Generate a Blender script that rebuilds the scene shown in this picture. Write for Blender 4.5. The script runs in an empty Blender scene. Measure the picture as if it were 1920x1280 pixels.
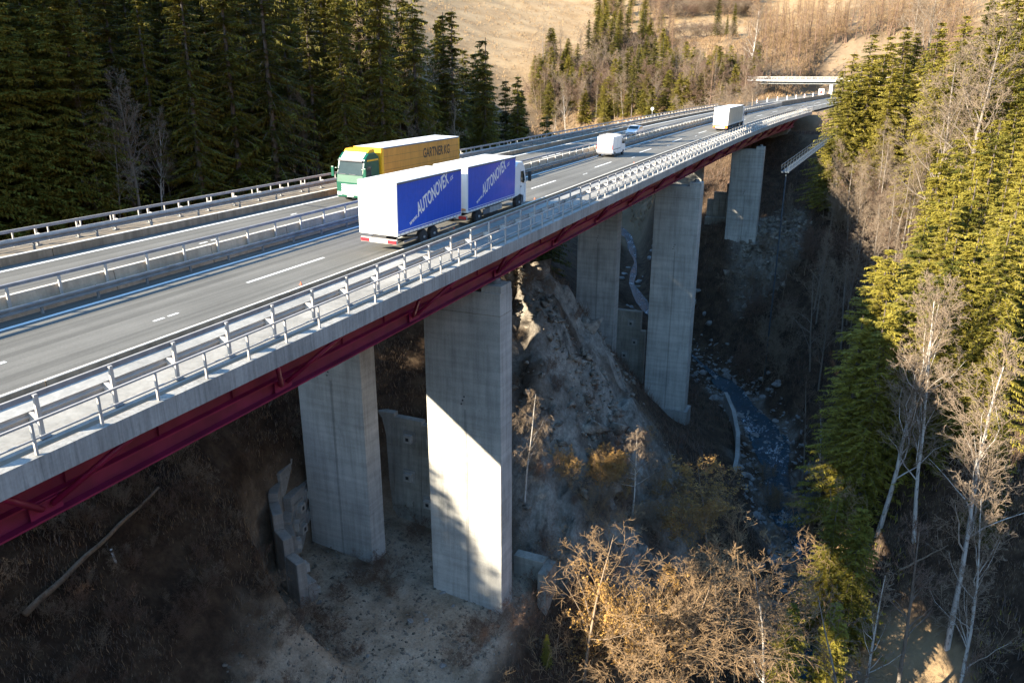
import bpy, bmesh, math, random
import numpy as np
from mathutils import Vector, Matrix, Euler
PI = math.pi
R = math.radians
random.seed(7)
RS = np.random.RandomState(11)
scene = bpy.context.scene
C = scene.collection

# ------------------------------------------------------------------ bridge axis
CAM = dict(f=1436.168, pitch=0.31467, yaw=0.42357, x=19.2885, y=-5.9219, z=9.3124)
def off(Y):
    Y = np.asarray(Y, float)
    Yc = np.minimum(Y, 240.0)
    o = -0.00031*Yc*Yc/2 + 1.25e-6*Yc**3
    return o + (Y-Yc)*(-0.00031*240 + 3*1.25e-6*240**2)
def zr(Y):
    Y = np.asarray(Y, float)
    return 0.01345*Y + 0.00009*Y*Y/2 - 3e-8*Y**3
CR = -0.03129
def D(X, Y, dz=0.0):
    """a point of the bridge: X across (0 = right deck edge), Y along, dz over the road surface"""
    return (float(X+off(Y)), float(Y), float(CR*X+zr(Y)+dz))

# ------------------------------------------------------------------ materials
def nodes(name):
    m = bpy.data.materials.new(name); m.use_nodes = True
    nt = m.node_tree; b = nt.nodes['Principled BSDF']
    return m, nt, b
def N(nt, t, **kw):
    n = nt.nodes.new(t)
    for k, v in kw.items():
        if k in n.inputs.keys(): n.inputs[k].default_value = v
        else: setattr(n, k, v)
    return n
def ramp(nt, fac, stops):
    r = nt.nodes.new('ShaderNodeValToRGB'); e = r.color_ramp.elements
    while len(e) < len(stops): e.new(0.5)
    for i, (p, c) in enumerate(stops):
        e[i].position = p; e[i].color = (*c, 1) if len(c) == 3 else c
    nt.links.new(fac, r.inputs[0]); return r.outputs[0]
def mapping(nt, scale=(1, 1, 1), coord='Object'):
    tc = nt.nodes.new('ShaderNodeTexCoord'); mp = nt.nodes.new('ShaderNodeMapping')
    mp.inputs['Scale'].default_value = scale
    nt.links.new(tc.outputs[coord], mp.inputs[0]); return mp.outputs[0]
def noise(nt, vec, scale, detail=4, rough=.55):
    n = N(nt, 'ShaderNodeTexNoise'); n.inputs['Scale'].default_value = scale
    n.inputs['Detail'].default_value = detail; n.inputs['Roughness'].default_value = rough
    nt.links.new(vec, n.inputs['Vector']); return n.outputs[0]
def mix(nt, fac, a, b, mode='MIX'):
    m = nt.nodes.new('ShaderNodeMix'); m.data_type = 'RGBA'; m.blend_type = mode
    for s, v in ((m.inputs[0], fac), (m.inputs[6], a), (m.inputs[7], b)):
        if isinstance(v, bpy.types.NodeSocket): nt.links.new(v, s)
        elif isinstance(v, (int, float)): s.default_value = v
        else: s.default_value = (*v, 1)
    return m.outputs[2]
def bump(nt, b, h, strength=.3, dist=.05):
    n = nt.nodes.new('ShaderNodeBump'); n.inputs['Strength'].default_value = strength; n.inputs['Distance'].default_value = dist
    nt.links.new(h, n.inputs['Height']); nt.links.new(n.outputs[0], b.inputs['Normal'])
def simple(name, col, rough=.5, metal=0, var=.12, scale=3.0, spec=.5, emit=None):
    m, nt, b = nodes(name)
    b.inputs['Roughness'].default_value = rough; b.inputs['Metallic'].default_value = metal
    b.inputs['Specular IOR Level'].default_value = spec
    v = mapping(nt); f = noise(nt, v, scale, 5)
    c = ramp(nt, f, [(.3, tuple(x*(1-var) for x in col)), (.7, tuple(min(1, x*(1+var)) for x in col))])
    nt.links.new(c, b.inputs['Base Color'])
    if emit: b.inputs['Emission Color'].default_value = (*emit[0], 1); b.inputs['Emission Strength'].default_value = emit[1]
    return m
def concrete(name, col, streak=.5, boards=True, stain=(.12, .11, .10), fine=False):
    m, nt, b = nodes(name); b.inputs['Roughness'].default_value = .85; b.inputs['Specular IOR Level'].default_value = .25
    v = mapping(nt, coord='Object'); vs = mapping(nt, (1.2, 1.2, .09)); vh = mapping(nt, (.15, .15, 2.4))
    n1 = noise(nt, v, .35, 6, .6); n2 = noise(nt, vs, 2.2, 5, .65); n3 = noise(nt, v, 9, 4); n4 = noise(nt, vh, 1.0, 3)
    a = ramp(nt, n1, [(.3, tuple(x*.74 for x in col)), (.72, tuple(x*1.12 for x in col))])
    st = ramp(nt, n2, [(.42, (1, 1, 1)), (.75, (1-streak,)*3)])
    a = mix(nt, .75, a, st, 'MULTIPLY')
    a = mix(nt, .55, a, ramp(nt, n3, [(.3, (.82,)*3), (.7, (1.12,)*3)]), 'MULTIPLY')
    if fine:
        a = mix(nt, .8, a, ramp(nt, noise(nt, mapping(nt, (4.5, 4.5, .22)), 1.6, 5, .75), [(.40, (1.08,)*3), (.55, (.85,)*3), (.72, (.42,)*3)]), 'MULTIPLY')
    if boards:
        a = mix(nt, .6, a, ramp(nt, n4, [(.35, (.78,)*3), (.6, (1.06,)*3)]), 'MULTIPLY')
    sm = ramp(nt, noise(nt, mapping(nt, (.8, .8, .3)), .55, 6, .7), [(.58, (0, 0, 0)), (.74, (.65,)*3)])
    a = mix(nt, sm, a, stain)
    nt.links.new(a, b.inputs['Base Color']); bump(nt, b, n3, .25, .02)
    return m
def asphalt(name, col):
    m, nt, b = nodes(name); b.inputs['Roughness'].default_value = .9; b.inputs['Specular IOR Level'].default_value = .3
    v = mapping(nt); vl = mapping(nt, (2.2, .03, 1))
    g = noise(nt, v, 28, 3, .8); l = noise(nt, vl, 1.0, 4); p = noise(nt, v, .25, 4)
    a = ramp(nt, g, [(.3, tuple(x*.72 for x in col)), (.7, tuple(x*1.3 for x in col))])
    a = mix(nt, .9, a, ramp(nt, l, [(.35, (.72,)*3), (.65, (1.18,)*3)]), 'MULTIPLY')
    a = mix(nt, .8, a, ramp(nt, p, [(.3, (.80,)*3), (.7, (1.12,)*3)]), 'MULTIPLY')
    nt.links.new(a, b.inputs['Base Color']); bump(nt, b, g, .2, .01)
    return m
def foliage(name, dark, light, trans=.15, scale=.35):
    m, nt, b = nodes(name); b.inputs['Roughness'].default_value = .7; b.inputs['Specular IOR Level'].default_value = .2
    v = mapping(nt); oi = nt.nodes.new('ShaderNodeObjectInfo')
    f = noise(nt, v, scale, 3); f2 = noise(nt, v, 2.6, 3)
    ad = N(nt, 'ShaderNodeMath', operation='MULTIPLY_ADD'); nt.links.new(f2, ad.inputs[0]); ad.inputs[1].default_value = .6; nt.links.new(f, ad.inputs[2])
    a2 = N(nt, 'ShaderNodeMath', operation='MULTIPLY_ADD'); nt.links.new(oi.outputs['Random'], a2.inputs[0]); a2.inputs[1].default_value = .3; nt.links.new(ad.outputs[0], a2.inputs[2])
    c = ramp(nt, a2.outputs[0], [(.6, dark), (1.15 if False else 1.0, light)])
    nt.links.new(c, b.inputs['Base Color'])
    if trans:
        t = nt.nodes.new('ShaderNodeBsdfTranslucent'); nt.links.new(c, t.inputs[0])
        ms = nt.nodes.new('ShaderNodeMixShader'); ms.inputs[0].default_value = trans
        out = nt.nodes['Material Output']
        nt.links.new(b.outputs[0], ms.inputs[1]); nt.links.new(t.outputs[0], ms.inputs[2]); nt.links.new(ms.outputs[0], out.inputs[0])
    return m
def bark(name, col, mark=None):
    m, nt, b = nodes(name); b.inputs['Roughness'].default_value = .85
    v = mapping(nt, (4, 4, 1.2)); f = noise(nt, v, 1.5, 5, .7)
    if mark: c = ramp(nt, f, [(.36, mark), (.46, col)])
    else: c = ramp(nt, f, [(.3, tuple(x*.6 for x in col)), (.7, tuple(x*1.25 for x in col))])
    nt.links.new(c, b.inputs['Base Color']); return m
M = {}
M['concrete'] = concrete('concrete', (.36, .35, .32), .35, stain=(.17, .165, .155))
M['fascia'] = concrete('fascia_concrete', (.40, .39, .36), .25, boards=False, stain=(.2, .2, .19), fine=True)
M['pier'] = concrete('pier_concrete', (.50, .485, .44), .42, stain=(.17, .18, .175))
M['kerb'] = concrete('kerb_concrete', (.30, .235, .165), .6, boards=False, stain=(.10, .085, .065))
M['median_c'] = concrete('median_concrete', (.55, .43, .31), .35, boards=False, stain=(.2, .17, .13))  # warm tan puts light bounced off the road into the colour
M['lit_top'] = simple('lit_top_concrete', (.62, .58, .50), .8, var=.2, scale=4)  # pale tone paints the sunlit tops of kerbs and median
M['walk'] = concrete('walkway_concrete', (.23, .195, .15), .12, boards=False, stain=(.22, .20, .175))
M['oldc'] = concrete('old_concrete', (.36, .34, .29), .5, stain=(.12, .11, .09))
M['asphalt'] = asphalt('asphalt', (.135, .130, .115))
M['paint'] = simple('road_paint', (.78, .78, .74), .6, var=.08, scale=8)
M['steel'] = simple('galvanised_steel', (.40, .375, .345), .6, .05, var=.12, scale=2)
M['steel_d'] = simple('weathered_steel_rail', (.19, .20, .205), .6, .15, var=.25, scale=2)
M['steel_p'] = simple('rail_beam_steel', (.22, .22, .235), .6, .1, var=.2, scale=2)
M['gang'] = simple('shade_dark_steel', (.045, .06, .075), .7, .1)  # colour darkened to stand for the shade on the gangway
M['op_white'] = concrete('overpass_concrete', (.66, .64, .60), .3, boards=False, stain=(.4, .28, .25))
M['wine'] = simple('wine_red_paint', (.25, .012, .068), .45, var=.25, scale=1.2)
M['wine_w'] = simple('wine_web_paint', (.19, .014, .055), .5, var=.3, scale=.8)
M['web'] = simple('grey_web', (.14, .10, .115), .7, var=.25, scale=1.0)
M['white'] = simple('white_paint', (.80, .80, .78), .4, var=.04)
M['offwhite'] = simple('cream_curtain', (.56, .50, .40), .55, var=.07, scale=.8)
M['grey'] = simple('grey_plastic', (.12, .12, .13), .6)
M['dark'] = simple('dark_chassis', (.025, .026, .03), .6)
M['glass'] = simple('dark_glass', (.02, .035, .035), .02, spec=.35)
M['rubber'] = simple('tyre_rubber', (.022, .022, .024), .8)
M['rim'] = simple('wheel_rim', (.35, .37, .40), .35, .7)
M['red'] = simple('red_lamp', (.55, .02, .03), .3)
M['redp'] = simple('red_stripe', (.6, .05, .04), .5)
M['amber'] = simple('amber_lamp', (.75, .28, .03), .4)
M['orange'] = simple('orange_plastic', (.8, .16, .06), .5)
M['green'] = simple('green_cab_paint', (.003, .075, .042), .35, var=.08)
M['yellow'] = simple('yellow_paint', (.80, .42, .02), .35, var=.05)
M['ochre'] = simple('ochre_curtain', (.70, .31, .045), .55, var=.08, scale=.5)
M['black'] = simple('black_lettering', (.05, .035, .02), .6)
M['silver'] = simple('silver_car_paint', (.66, .68, .70), .35, .15)
def folds(m, amt=.5, grime=True):
    nt = m.node_tree; b = nt.nodes['Principled BSDF']
    bump(nt, b, noise(nt, mapping(nt, (1, 2.6, .35)), 1.4, 4, .6), amt, .04)
    if grime:
        src = b.inputs['Base Color'].links[0].from_socket
        g = ramp(nt, noise(nt, mapping(nt, (1.5, 1.5, .3)), 1.6, 6, .7), [(.35, (1, 1, 1)), (.75, (.72, .69, .64))])
        nt.links.new(mix(nt, 1.0, src, g, 'MULTIPLY'), b.inputs['Base Color'])
folds(M['ochre']); folds(M['offwhite'])
def blue_curtain():
    m, nt, b = nodes('blue_curtain'); b.inputs['Roughness'].default_value = .45
    v = mapping(nt, (1, .22, .5)); f = noise(nt, v, 1.1, 3, .5); g = noise(nt, mapping(nt), 5, 3)
    a = ramp(nt, f, [(.48, (.002, .075, .52)), (.68, (.075, .095, .52))])
    a = mix(nt, .5, a, ramp(nt, g, [(.3, (.85,)*3), (.7, (1.12,)*3)]), 'MULTIPLY')
    nt.links.new(a, b.inputs['Base Color']); return m
M['blue'] = blue_curtain(); folds(M['blue'], .6, False)
M['needle'] = foliage('spruce_needles', (.014, .022, .006), (.15, .13, .018))  # darkest tone lowered to deepen the shade of the forest
M['needle_lit'] = foliage('sunlit_conifer_needles', (.05, .065, .012), (.27, .225, .035))  # conifer foliage lightened and yellowed to look sunlit
M['larch'] = foliage('larch_twigs', (.20, .135, .075), (.42, .28, .14), .2)
M['gold'] = foliage('golden_leaves', (.17, .08, .03), (.42, .25, .075), .2, 1.0)
M['bark'] = bark('spruce_bark', (.11, .085, .07))
M['birch'] = bark('birch_bark', (.50, .46, .40), (.12, .10, .09))
M['grey_bark'] = bark('grey_bark', (.22, .185, .15))
M['twig'] = bark('pale_twigs', (.25, .185, .125))
M['twig_b'] = bark('brown_twigs', (.17, .105, .07))
M['twig_y'] = bark('straw_twigs', (.30, .195, .10))
M['rock'] = None

# ------------------------------------------------------------------ mesh builder
class MB:
    def __init__(s): s.v = []; s.f = []; s.m = []; s.mats = []
    def mi(s, m):
        if m not in s.mats: s.mats.append(m)
        return s.mats.index(m)
    def face(s, pts, m):
        i = len(s.v); s.v += [tuple(p) for p in pts]; s.f.append(tuple(range(i, i+len(pts)))); s.m.append(s.mi(m))
    def poly(s, verts, faces, m):
        i = len(s.v); k = s.mi(m); s.v += [tuple(p) for p in verts]
        for f in faces: s.f.append(tuple(i+a for a in f)); s.m.append(k)
    def box(s, x0, x1, y0, y1, z0, z1, m, fn=None):
        P = [(x, y, z) for z in (z0, z1) for (x, y) in ((x0, y0), (x1, y0), (x1, y1), (x0, y1))]
        if fn: P = [fn(*p) for p in P]
        s.poly(P, [(3, 2, 1, 0), (4, 5, 6, 7), (0, 1, 5, 4), (1, 2, 6, 5), (2, 3, 7, 6), (3, 0, 4, 7)], m)
    def sweep(s, prof, path, m, cap=True, closed=True):
        """prof: list of (a,b); path: function-evaluated list of frames -> list of rings (each list of points)"""
        n = len(prof); i0 = len(s.v); k = s.mi(m)
        for ring in path: s.v += [tuple(p) for p in ring]
        for r in range(len(path)-1):
            for j in range(n if closed else n-1):
                a = i0+r*n+j; b = i0+r*n+(j+1) % n
                s.f.append((a, b, b+n, a+n)); s.m.append(k)
        if cap and closed:
            s.f.append(tuple(i0+j for j in range(n))[::-1]); s.m.append(k)
            e = i0+(len(path)-1)*n; s.f.append(tuple(e+j for j in range(n))); s.m.append(k)
    def along(s, prof, Ys, m, cap=True, closed=True):
        s.sweep(prof, [[D(X, Y, z) for X, z in prof] for Y in Ys], m, cap, closed)
    def tube(s, pts, rad, m, n=8, cap=True):
        pts = [Vector(p) for p in pts]; rings = []
        if not hasattr(rad, '__len__'): rad = [rad]*len(pts)
        for i, p in enumerate(pts):
            d = (pts[min(i+1, len(pts)-1)]-pts[max(i-1, 0)]).normalized()
            a = d.cross(Vector((0, 0, 1)) if abs(d.z) < .9 else Vector((1, 0, 0))).normalized(); b = d.cross(a)
            rings.append([p+(a*math.cos(t)+b*math.sin(t))*rad[i] for t in [2*PI*k/n for k in range(n)]])
        s.sweep([0]*n, rings, m, cap)
    def prism(s, poly, x0, x1, m, fn=lambda x, a, b: (x, a, b)):
        n = len(poly); V = [fn(x0, *p) for p in poly]+[fn(x1, *p) for p in poly]
        s.poly(V, [tuple(range(n))[::-1], tuple(range(n, 2*n))]+[(i, (i+1) % n, n+(i+1) % n, n+i) for i in range(n)], m)
    def lathe(s, prof, c, axis, m, n=20):
        """prof (r, h) along the axis through c"""
        ax = Vector(axis).normalized(); a = ax.cross(Vector((0, 0, 1)) if abs(ax.z) < .9 else Vector((1, 0, 0))).normalized(); b = ax.cross(a); c = Vector(c)
        rings = [[c+ax*h+(a*math.cos(2*PI*k/n)+b*math.sin(2*PI*k/n))*r for k in range(n)] for r, h in prof]
        s.sweep([0]*n, rings, m, True)
    def build(s, name, parent=None, bevel=0, smooth=False, loc=None):
        me = bpy.data.meshes.new(name); me.from_pydata(s.v, [], s.f)
        for m in s.mats: me.materials.append(m if not isinstance(m, str) else M[m])
        me.polygons.foreach_set('material_index', s.m)
        bm = bmesh.new(); bm.from_mesh(me)
        bmesh.ops.recalc_face_normals(bm, faces=bm.faces)
        if bevel:
            ed = [e for e in bm.edges if len(e.link_faces) == 2 and e.calc_face_angle(0) > .6]
            bmesh.ops.bevel(bm, geom=ed, offset=bevel, segments=2, profile=.6, affect='EDGES')
        bm.to_mesh(me); bm.free()
        if smooth: me.polygons.foreach_set('use_smooth', [True]*len(me.polygons))
        me.update()
        o = bpy.data.objects.new(name, me); C.objects.link(o)
        if parent: o.parent = parent
        if loc: o.location = loc
        return o
def tag(o, label=None, cat=None, group=None, kind=None):
    if label: o['label'] = label
    if cat: o['category'] = cat
    if group: o['group'] = group
    if kind: o['kind'] = kind
    return o
def empty(name, loc=(0, 0, 0), rot=(0, 0, 0)):
    o = bpy.data.objects.new(name, None); o.empty_display_size = .2; C.objects.link(o); o.location = loc; o.rotation_euler = rot; return o
def np_mesh(name, V, F, mats, midx=None, smooth=False):
    """fast mesh from numpy arrays; F (n,3) or (n,4)"""
    me = bpy.data.meshes.new(name); V = np.asarray(V, np.float32); F = np.asarray(F, np.int32); n, k = F.shape
    me.vertices.add(len(V)); me.vertices.foreach_set('co', V.ravel())
    me.loops.add(n*k); me.loops.foreach_set('vertex_index', F.ravel())
    me.polygons.add(n); me.polygons.foreach_set('loop_start', np.arange(n, dtype=np.int32)*k)
    try: me.polygons.foreach_set('loop_total', np.full(n, k, np.int32))
    except Exception: pass
    for m in mats: me.materials.append(M[m] if isinstance(m, str) else m)
    if midx is not None: me.polygons.foreach_set('material_index', np.asarray(midx, np.int32))
    if smooth: me.polygons.foreach_set('use_smooth', np.ones(n, bool))
    me.update(calc_edges=True); return me

# ------------------------------------------------------------------ terrain
CP = """
28 -80 -53;24 -30 -50;22 10 -48;21 40 -46;20 60 -45.3;20 78 -43.9;15 91 -43.2;11 111 -42.2;3 126 -41.2;-9 141 -39.5;-21 157 -37;-29 172 -35;-33 190 -33.6;-42 215 -32;-62 250 -28;-95 290 -20
-11 40 -28.5;-17 40 -27.4;-5 40 -29.8;-4 33 -30.8;-10 28 -30.4;-3 37 -30.4;0 30 -34;5 30 -39;10 40 -42;-12 47 -28.3
2 47 -32.5;6 55 -37;-20 20 -16.3;-16 14.5 -19.9;-20 28 -16.5;-13 21 -25.5;-8 18 -30;0 0 -32;10 0 -42;0 -40 -34
-27 30 -12;-25 40 -13;-32 40 -9;-30 20 -10.5;-40 30 -5;-50 45 0;-60 30 0;-80 40 11;-120 60 24;-60 80 5;-46 62 -4;-35 55 -6;-90 90 16
-40 85 -10;-45 105 -13;-60 120 -4;-90 120 12;-150 120 40
-27 62 -6;-16 58 -9;-8 60 -13;-3 56 -19;-1 52 -24;3 52 -30;-11 72 -9.5;-9 79 -15;-5 77 -22.5;0 77 -28;-20 72 -6;-24 85 -14;5 75 -36
-15 100 -26;-20 100 -22;-8 100 -32;-3 100 -36.6;3 101 -38.5;8 104 -41;-12 112 -33;-26 112 -24
-60 -34 -7;-40 -10 -13;-80 -60 8;-110 -60 25;-60 0 -4;-100 0 24;-30 -30 -20;-20 -74 -8;-12 -80 -3;-60 -100 0;-12 -17 -27;0 -17 -33;-140 -120 30;20 -140 -45;-30 -120 -5
-50 150 -20;-70 160 -6;-100 170 12;-44 130 -22;-60 200 -22;-100 220 -5;-150 250 25
-25 230 -8;-30 250 1;-60 285 -8;-60 310 6;-40 330 13;-100 330 8;-60 400 33;-120 450 45;-150 600 88;0 420 36;0 600 78;-50 700 110;-200 400 55;-300 600 120;-15 300 7;-25 350 16;60 500 50;40 700 105;140 600 85
-200 900 170;0 900 120;200 900 120;-300 1300 300;0 1300 260;300 1300 250;500 900 230;500 400 220;-500 600 260;-500 200 200;-400 0 120;400 100 190;300 -200 120
30 66 -44.4;29 71 -43.4;30 80 -33;29 90 -26;24 100 -35;29 56 -44.6;28 48 -44;39 61 -39;48 60 -22;60 80 -5;80 80 9;120 100 36;60 130 4;42 130 -8;30 120 -22;20 130 -27;22 150 -11;15 165 -10;20 180 -1;26 200 5;42 180 8;60 200 20;100 200 46;34 240 11;60 300 26;100 300 46;90 400 56;200 300 95;200 100 80;60 30 -10;46 20 -26;34 20 -41;60 0 -8;100 0 15;60 -60 -12;40 -60 -35;120 -80 20
3 210 3;-12 214 3;-25 208 0;0 198 -5;-12 198 -8;6 182 -12;0 168 -18;-4 156 -17;-12 156 -18;2 155 -18.5;-20 160 -23;7 151 -22;11 138 -32;4 140 -35;-16 184 -12;-26 190 -15;-35 235 -18
"""
cp = np.array([[float(q) for q in t.split()] for t in CP.replace('\n', ';').split(';') if t.strip()])  # left rear hill points, out of view, are raised to cast more shade
def _tps_fit(cp, lam):
    sc = 100.0; X = cp[:, :2]/sc; n = len(X)
    d = np.sqrt(((X[:, None]-X[None])**2).sum(-1))
    K = d   # linear kernel: no overshoot
    A = np.zeros((n+3, n+3)); A[:n, :n] = K-lam*np.eye(n); A[:n, n] = 1; A[:n, n+1:] = X; A[n, :n] = 1; A[n+1:, :n] = X.T
    w = np.linalg.solve(A, np.concatenate([cp[:, 2], np.zeros(3)]))
    return X, w, sc
_TX, _TW, _TS = _tps_fit(cp, .01)
def vnoise(x, y, seed=0):
    xi = np.floor(x).astype(np.int64); yi = np.floor(y).astype(np.int64); fx = x-xi; fy = y-yi
    def h(a, b):
        n = (a*374761393+b*668265263+seed*2147483647) & 0xffffffff
        n = ((n ^ (n >> 13))*1274126177) & 0xffffffff
        return ((n ^ (n >> 16)) & 0xffff)/65535.0
    u = fx*fx*(3-2*fx); v = fy*fy*(3-2*fy)
    return (h(xi, yi)*(1-u)+h(xi+1, yi)*u)*(1-v)+(h(xi, yi+1)*(1-u)+h(xi+1, yi+1)*u)*v-.5
def fbm(x, y, seed=0, o=4):
    s = 0; a = 1.0
    for i in range(o): s = s+a*vnoise(x*2**i, y*2**i, seed+i); a *= .5
    return s
RIV = cp[:16, :3]
RIVL = RIV[RIV[:, 1].argsort()] if False else RIV
def sstep(t): t = np.clip(t, 0, 1); return t*t*(3-2*t)
def river_d(x, y):
    """distance to the river line and its height there"""
    best = np.full(x.shape, 1e9); hz = np.zeros(x.shape)
    for a, b in zip(RIVL[:-1], RIVL[1:]):
        d = b[:2]-a[:2]; L = d@d
        t = np.clip(((x-a[0])*d[0]+(y-a[1])*d[1])/L, 0, 1)
        dd = np.hypot(x-a[0]-t*d[0], y-a[1]-t*d[1]); z = a[2]+t*(b[2]-a[2])
        hz = np.where(dd < best, z, hz); best = np.minimum(best, dd)
    return best, hz
def pit_mask(x, y):
    return sstep(1-((np.abs((x+11)/10.6)**3+np.abs((y-39)/9.6)**3)**(1/3)-.90)/.12)
def rock_mask(x, y):
    e = np.hypot((x+3.5)/12, (y-64)/17.0)+.25*fbm(x*.12, y*.12, 5)
    e2 = np.hypot((x-3)/9, (y-158)/14.0)+.25*fbm(x*.12, y*.12, 6)
    return np.maximum(sstep((1.15-e)/.3), .8*sstep((1.05-e2)/.35))
def H(x, y, fine=True):
    x = np.atleast_1d(np.asarray(x, float)); y = np.atleast_1d(np.asarray(y, float)); sh = x.shape
    xf = x.ravel(); yf = y.ravel(); z = np.empty(len(xf)); n = len(_TX)
    for i in range(0, len(xf), 20000):
        P = np.stack([xf[i:i+20000], yf[i:i+20000]], 1)/_TS
        d = np.sqrt(((P[:, None]-_TX[None])**2).sum(-1)+.0004)
        z[i:i+20000] = d@_TW[:n]+_TW[n]+P@_TW[n+1:]
    z = z.reshape(sh)
    pit = pit_mask(x, y); rk = rock_mask(x, y)
    amp = (1-pit)
    z = z+amp*(1.6*fbm(x*.06, y*.06, 1)+.8*fbm(x*.22, y*.22, 2, 3))
    if fine: z = z+amp*(.28*fbm(x*.9, y*.9, 3, 3)) + rk*(4.2*np.abs(fbm(x*.26+.10*y, y*.12, 9, 5))+1.9*np.abs(fbm(x*.8, y*.4, 19, 3))+.9*np.round(2*fbm(x*.35, y*.35, 29, 2))*.5-1.9)
    far = sstep((y-260)/200)
    z = z+far*6*fbm(x*.012, y*.012, 4)
    z = z*(1-pit)+pit*(-28.4-.10*(x+16)-.05*(40-y)*(y < 40)+.10*fbm(x*.5, y*.5, 8, 3))
    # slab ground behind the retaining wall drops into the pit: keep it
    rd, rz = river_d(x, y)
    k = sstep(1-(rd-2.0)/5.0); z = z*(1-k)+k*np.minimum(z, rz-.35+.35*fbm(x*.8, y*.8, 7, 3))
    # road bench beyond the abutments
    X = x-off(y); rz2 = CR*X+zr(y)-.45
    w = sstep(1-(np.abs(X+12)-15)/10)*sstep((y-212)/6)*(1-sstep((y-350)/40))
    z = z*(1-w)+w*rz2
    # keep the ground under the deck
    u = (np.abs(X+12) < 16)*(y < 215)
    z = np.where(u, np.minimum(z, rz2-4.5-.0*y), z)
    return z
def Hz(x, y): return float(H(x, y)[0])

def axis(lims):
    out = []
    for a, b, s in lims: out += list(np.arange(a, b, s))
    return np.array(out)
gx = axis([(-700, -300, 40), (-300, -120, 15), (-120, -46, 3.0), (-46, 46, .62), (46, 130, 2.5), (130, 300, 15), (300, 701, 40)])
gy = axis([(-300, -60, 15), (-60, 0, 2.5), (0, 120, .62), (120, 260, 1.5), (260, 460, 4), (460, 800, 12), (800, 1501, 40)])
GX, GY = np.meshgrid(gx, gy); GZ = H(GX, GY)
nx, ny = len(gx), len(gy)
idx = np.arange(nx*ny).reshape(ny, nx)
F = np.stack([idx[:-1, :-1], idx[:-1, 1:], idx[1:, 1:], idx[1:, :-1]], -1).reshape(-1, 4)
def ground_mat():
    m, nt, b = nodes('valley_ground'); b.inputs['Roughness'].default_value = .95; b.inputs['Specular IOR Level'].default_value = .15
    v = mapping(nt); at = lambda n: N(nt, 'ShaderNodeAttribute', attribute_name=n).outputs['Fac']
    f = noise(nt, v, .5, 7, .7); g = noise(nt, v, 2.6, 6, .75); h = noise(nt, v, .07, 5, .6)
    a = ramp(nt, f, [(.3, (.022, .017, .013)), (.5, (.065, .043, .028)), (.72, (.125, .088, .055))])
    a = mix(nt, .7, a, ramp(nt, g, [(.3, (.6,)*3), (.7, (1.4,)*3)]), 'MULTIPLY')
    rk = mix(nt, .9, ramp(nt, noise(nt, mapping(nt, (1, .5, .4)), .8, 8, .75), [(.32, (.05, .046, .04)), (.45, (.20, .18, .15)), (.7, (.42, .38, .32))]), ramp(nt, g, [(.3, (.6,)*3), (.7, (1.35,)*3)]), 'MULTIPLY')
    gv = mix(nt, .7, ramp(nt, f, [(.3, (.22, .17, .115)), (.6, (.44, .355, .26)), (.8, (.60, .51, .40))]), ramp(nt, noise(nt, v, 6, 5, .8), [(.3, (.55,)*3), (.7, (1.35,)*3)]), 'MULTIPLY')
    md = mix(nt, .6, ramp(nt, h, [(.35, (.27, .18, .095)), (.65, (.37, .265, .15))]), ramp(nt, f, [(.3, (.8,)*3), (.7, (1.15,)*3)]), 'MULTIPLY')
    wd = mix(nt, .6, ramp(nt, h, [(.35, (.12, .085, .05)), (.65, (.21, .15, .095))]), ramp(nt, f, [(.3, (.7,)*3), (.7, (1.25,)*3)]), 'MULTIPLY')
    a = mix(nt, at('wood'), a, wd); a = mix(nt, at('meadow'), a, md); a = mix(nt, at('rock'), a, rk); a = mix(nt, at('gravel'), a, gv)
    nt.links.new(a, b.inputs['Base Color']); bump(nt, b, g, .8, .25); return m
M['ground'] = ground_mat()
gm = np_mesh('ground', np.stack([GX, GY, GZ], -1).reshape(-1, 3), F, ['ground'], smooth=True)
def attr(me, name, arr):
    a = me.attributes.new(name, 'FLOAT', 'POINT'); a.data.foreach_set('value', np.ascontiguousarray(arr, np.float32).ravel())
nz = fbm(GX*.15, GY*.15, 21)
grav = np.clip(np.maximum(pit_mask(GX, GY), sstep((1.0-np.hypot((GX+7)/7.5, (GY-29)/8)+.5*nz)/.25))*(.55+1.1*(fbm(GX*.3, GY*.3, 44)+.45)), 0, 1)
rdist, _ = river_d(GX, GY)
rockm = np.maximum(rock_mask(GX, GY)*np.clip(.85+1.6*fbm(GX*.25, GY*.25, 61), 0, 1), (GY < 125)*.55*sstep(1-(rdist-3+6*nz)/2.0))
meadow = sstep((GY-255)/40)*sstep((-GX-5+.25*(GY-300))/30)*(1-sstep((150+GX*-1-300)/50))
meadow = sstep((GY-300+20*nz)/40)*sstep((np.abs(GX-off(GY)+12)-28)/30)
wood = sstep((GY-190)/30+(GX > 14)*(sstep((GZ+18)/12)*1.5))
patchm = sstep((1.0-np.hypot((GX-29)/5.5, (GY-63)/10)+.5*nz)/.25); meadow = np.maximum(meadow, patchm*.9)
attr(gm, 'gravel', grav); attr(gm, 'rock', rockm); attr(gm, 'meadow', meadow*.95); attr(gm, 'wood', np.clip(wood, 0, 1))
go = bpy.data.objects.new('ground', gm); C.objects.link(go); go['kind'] = 'structure'

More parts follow.
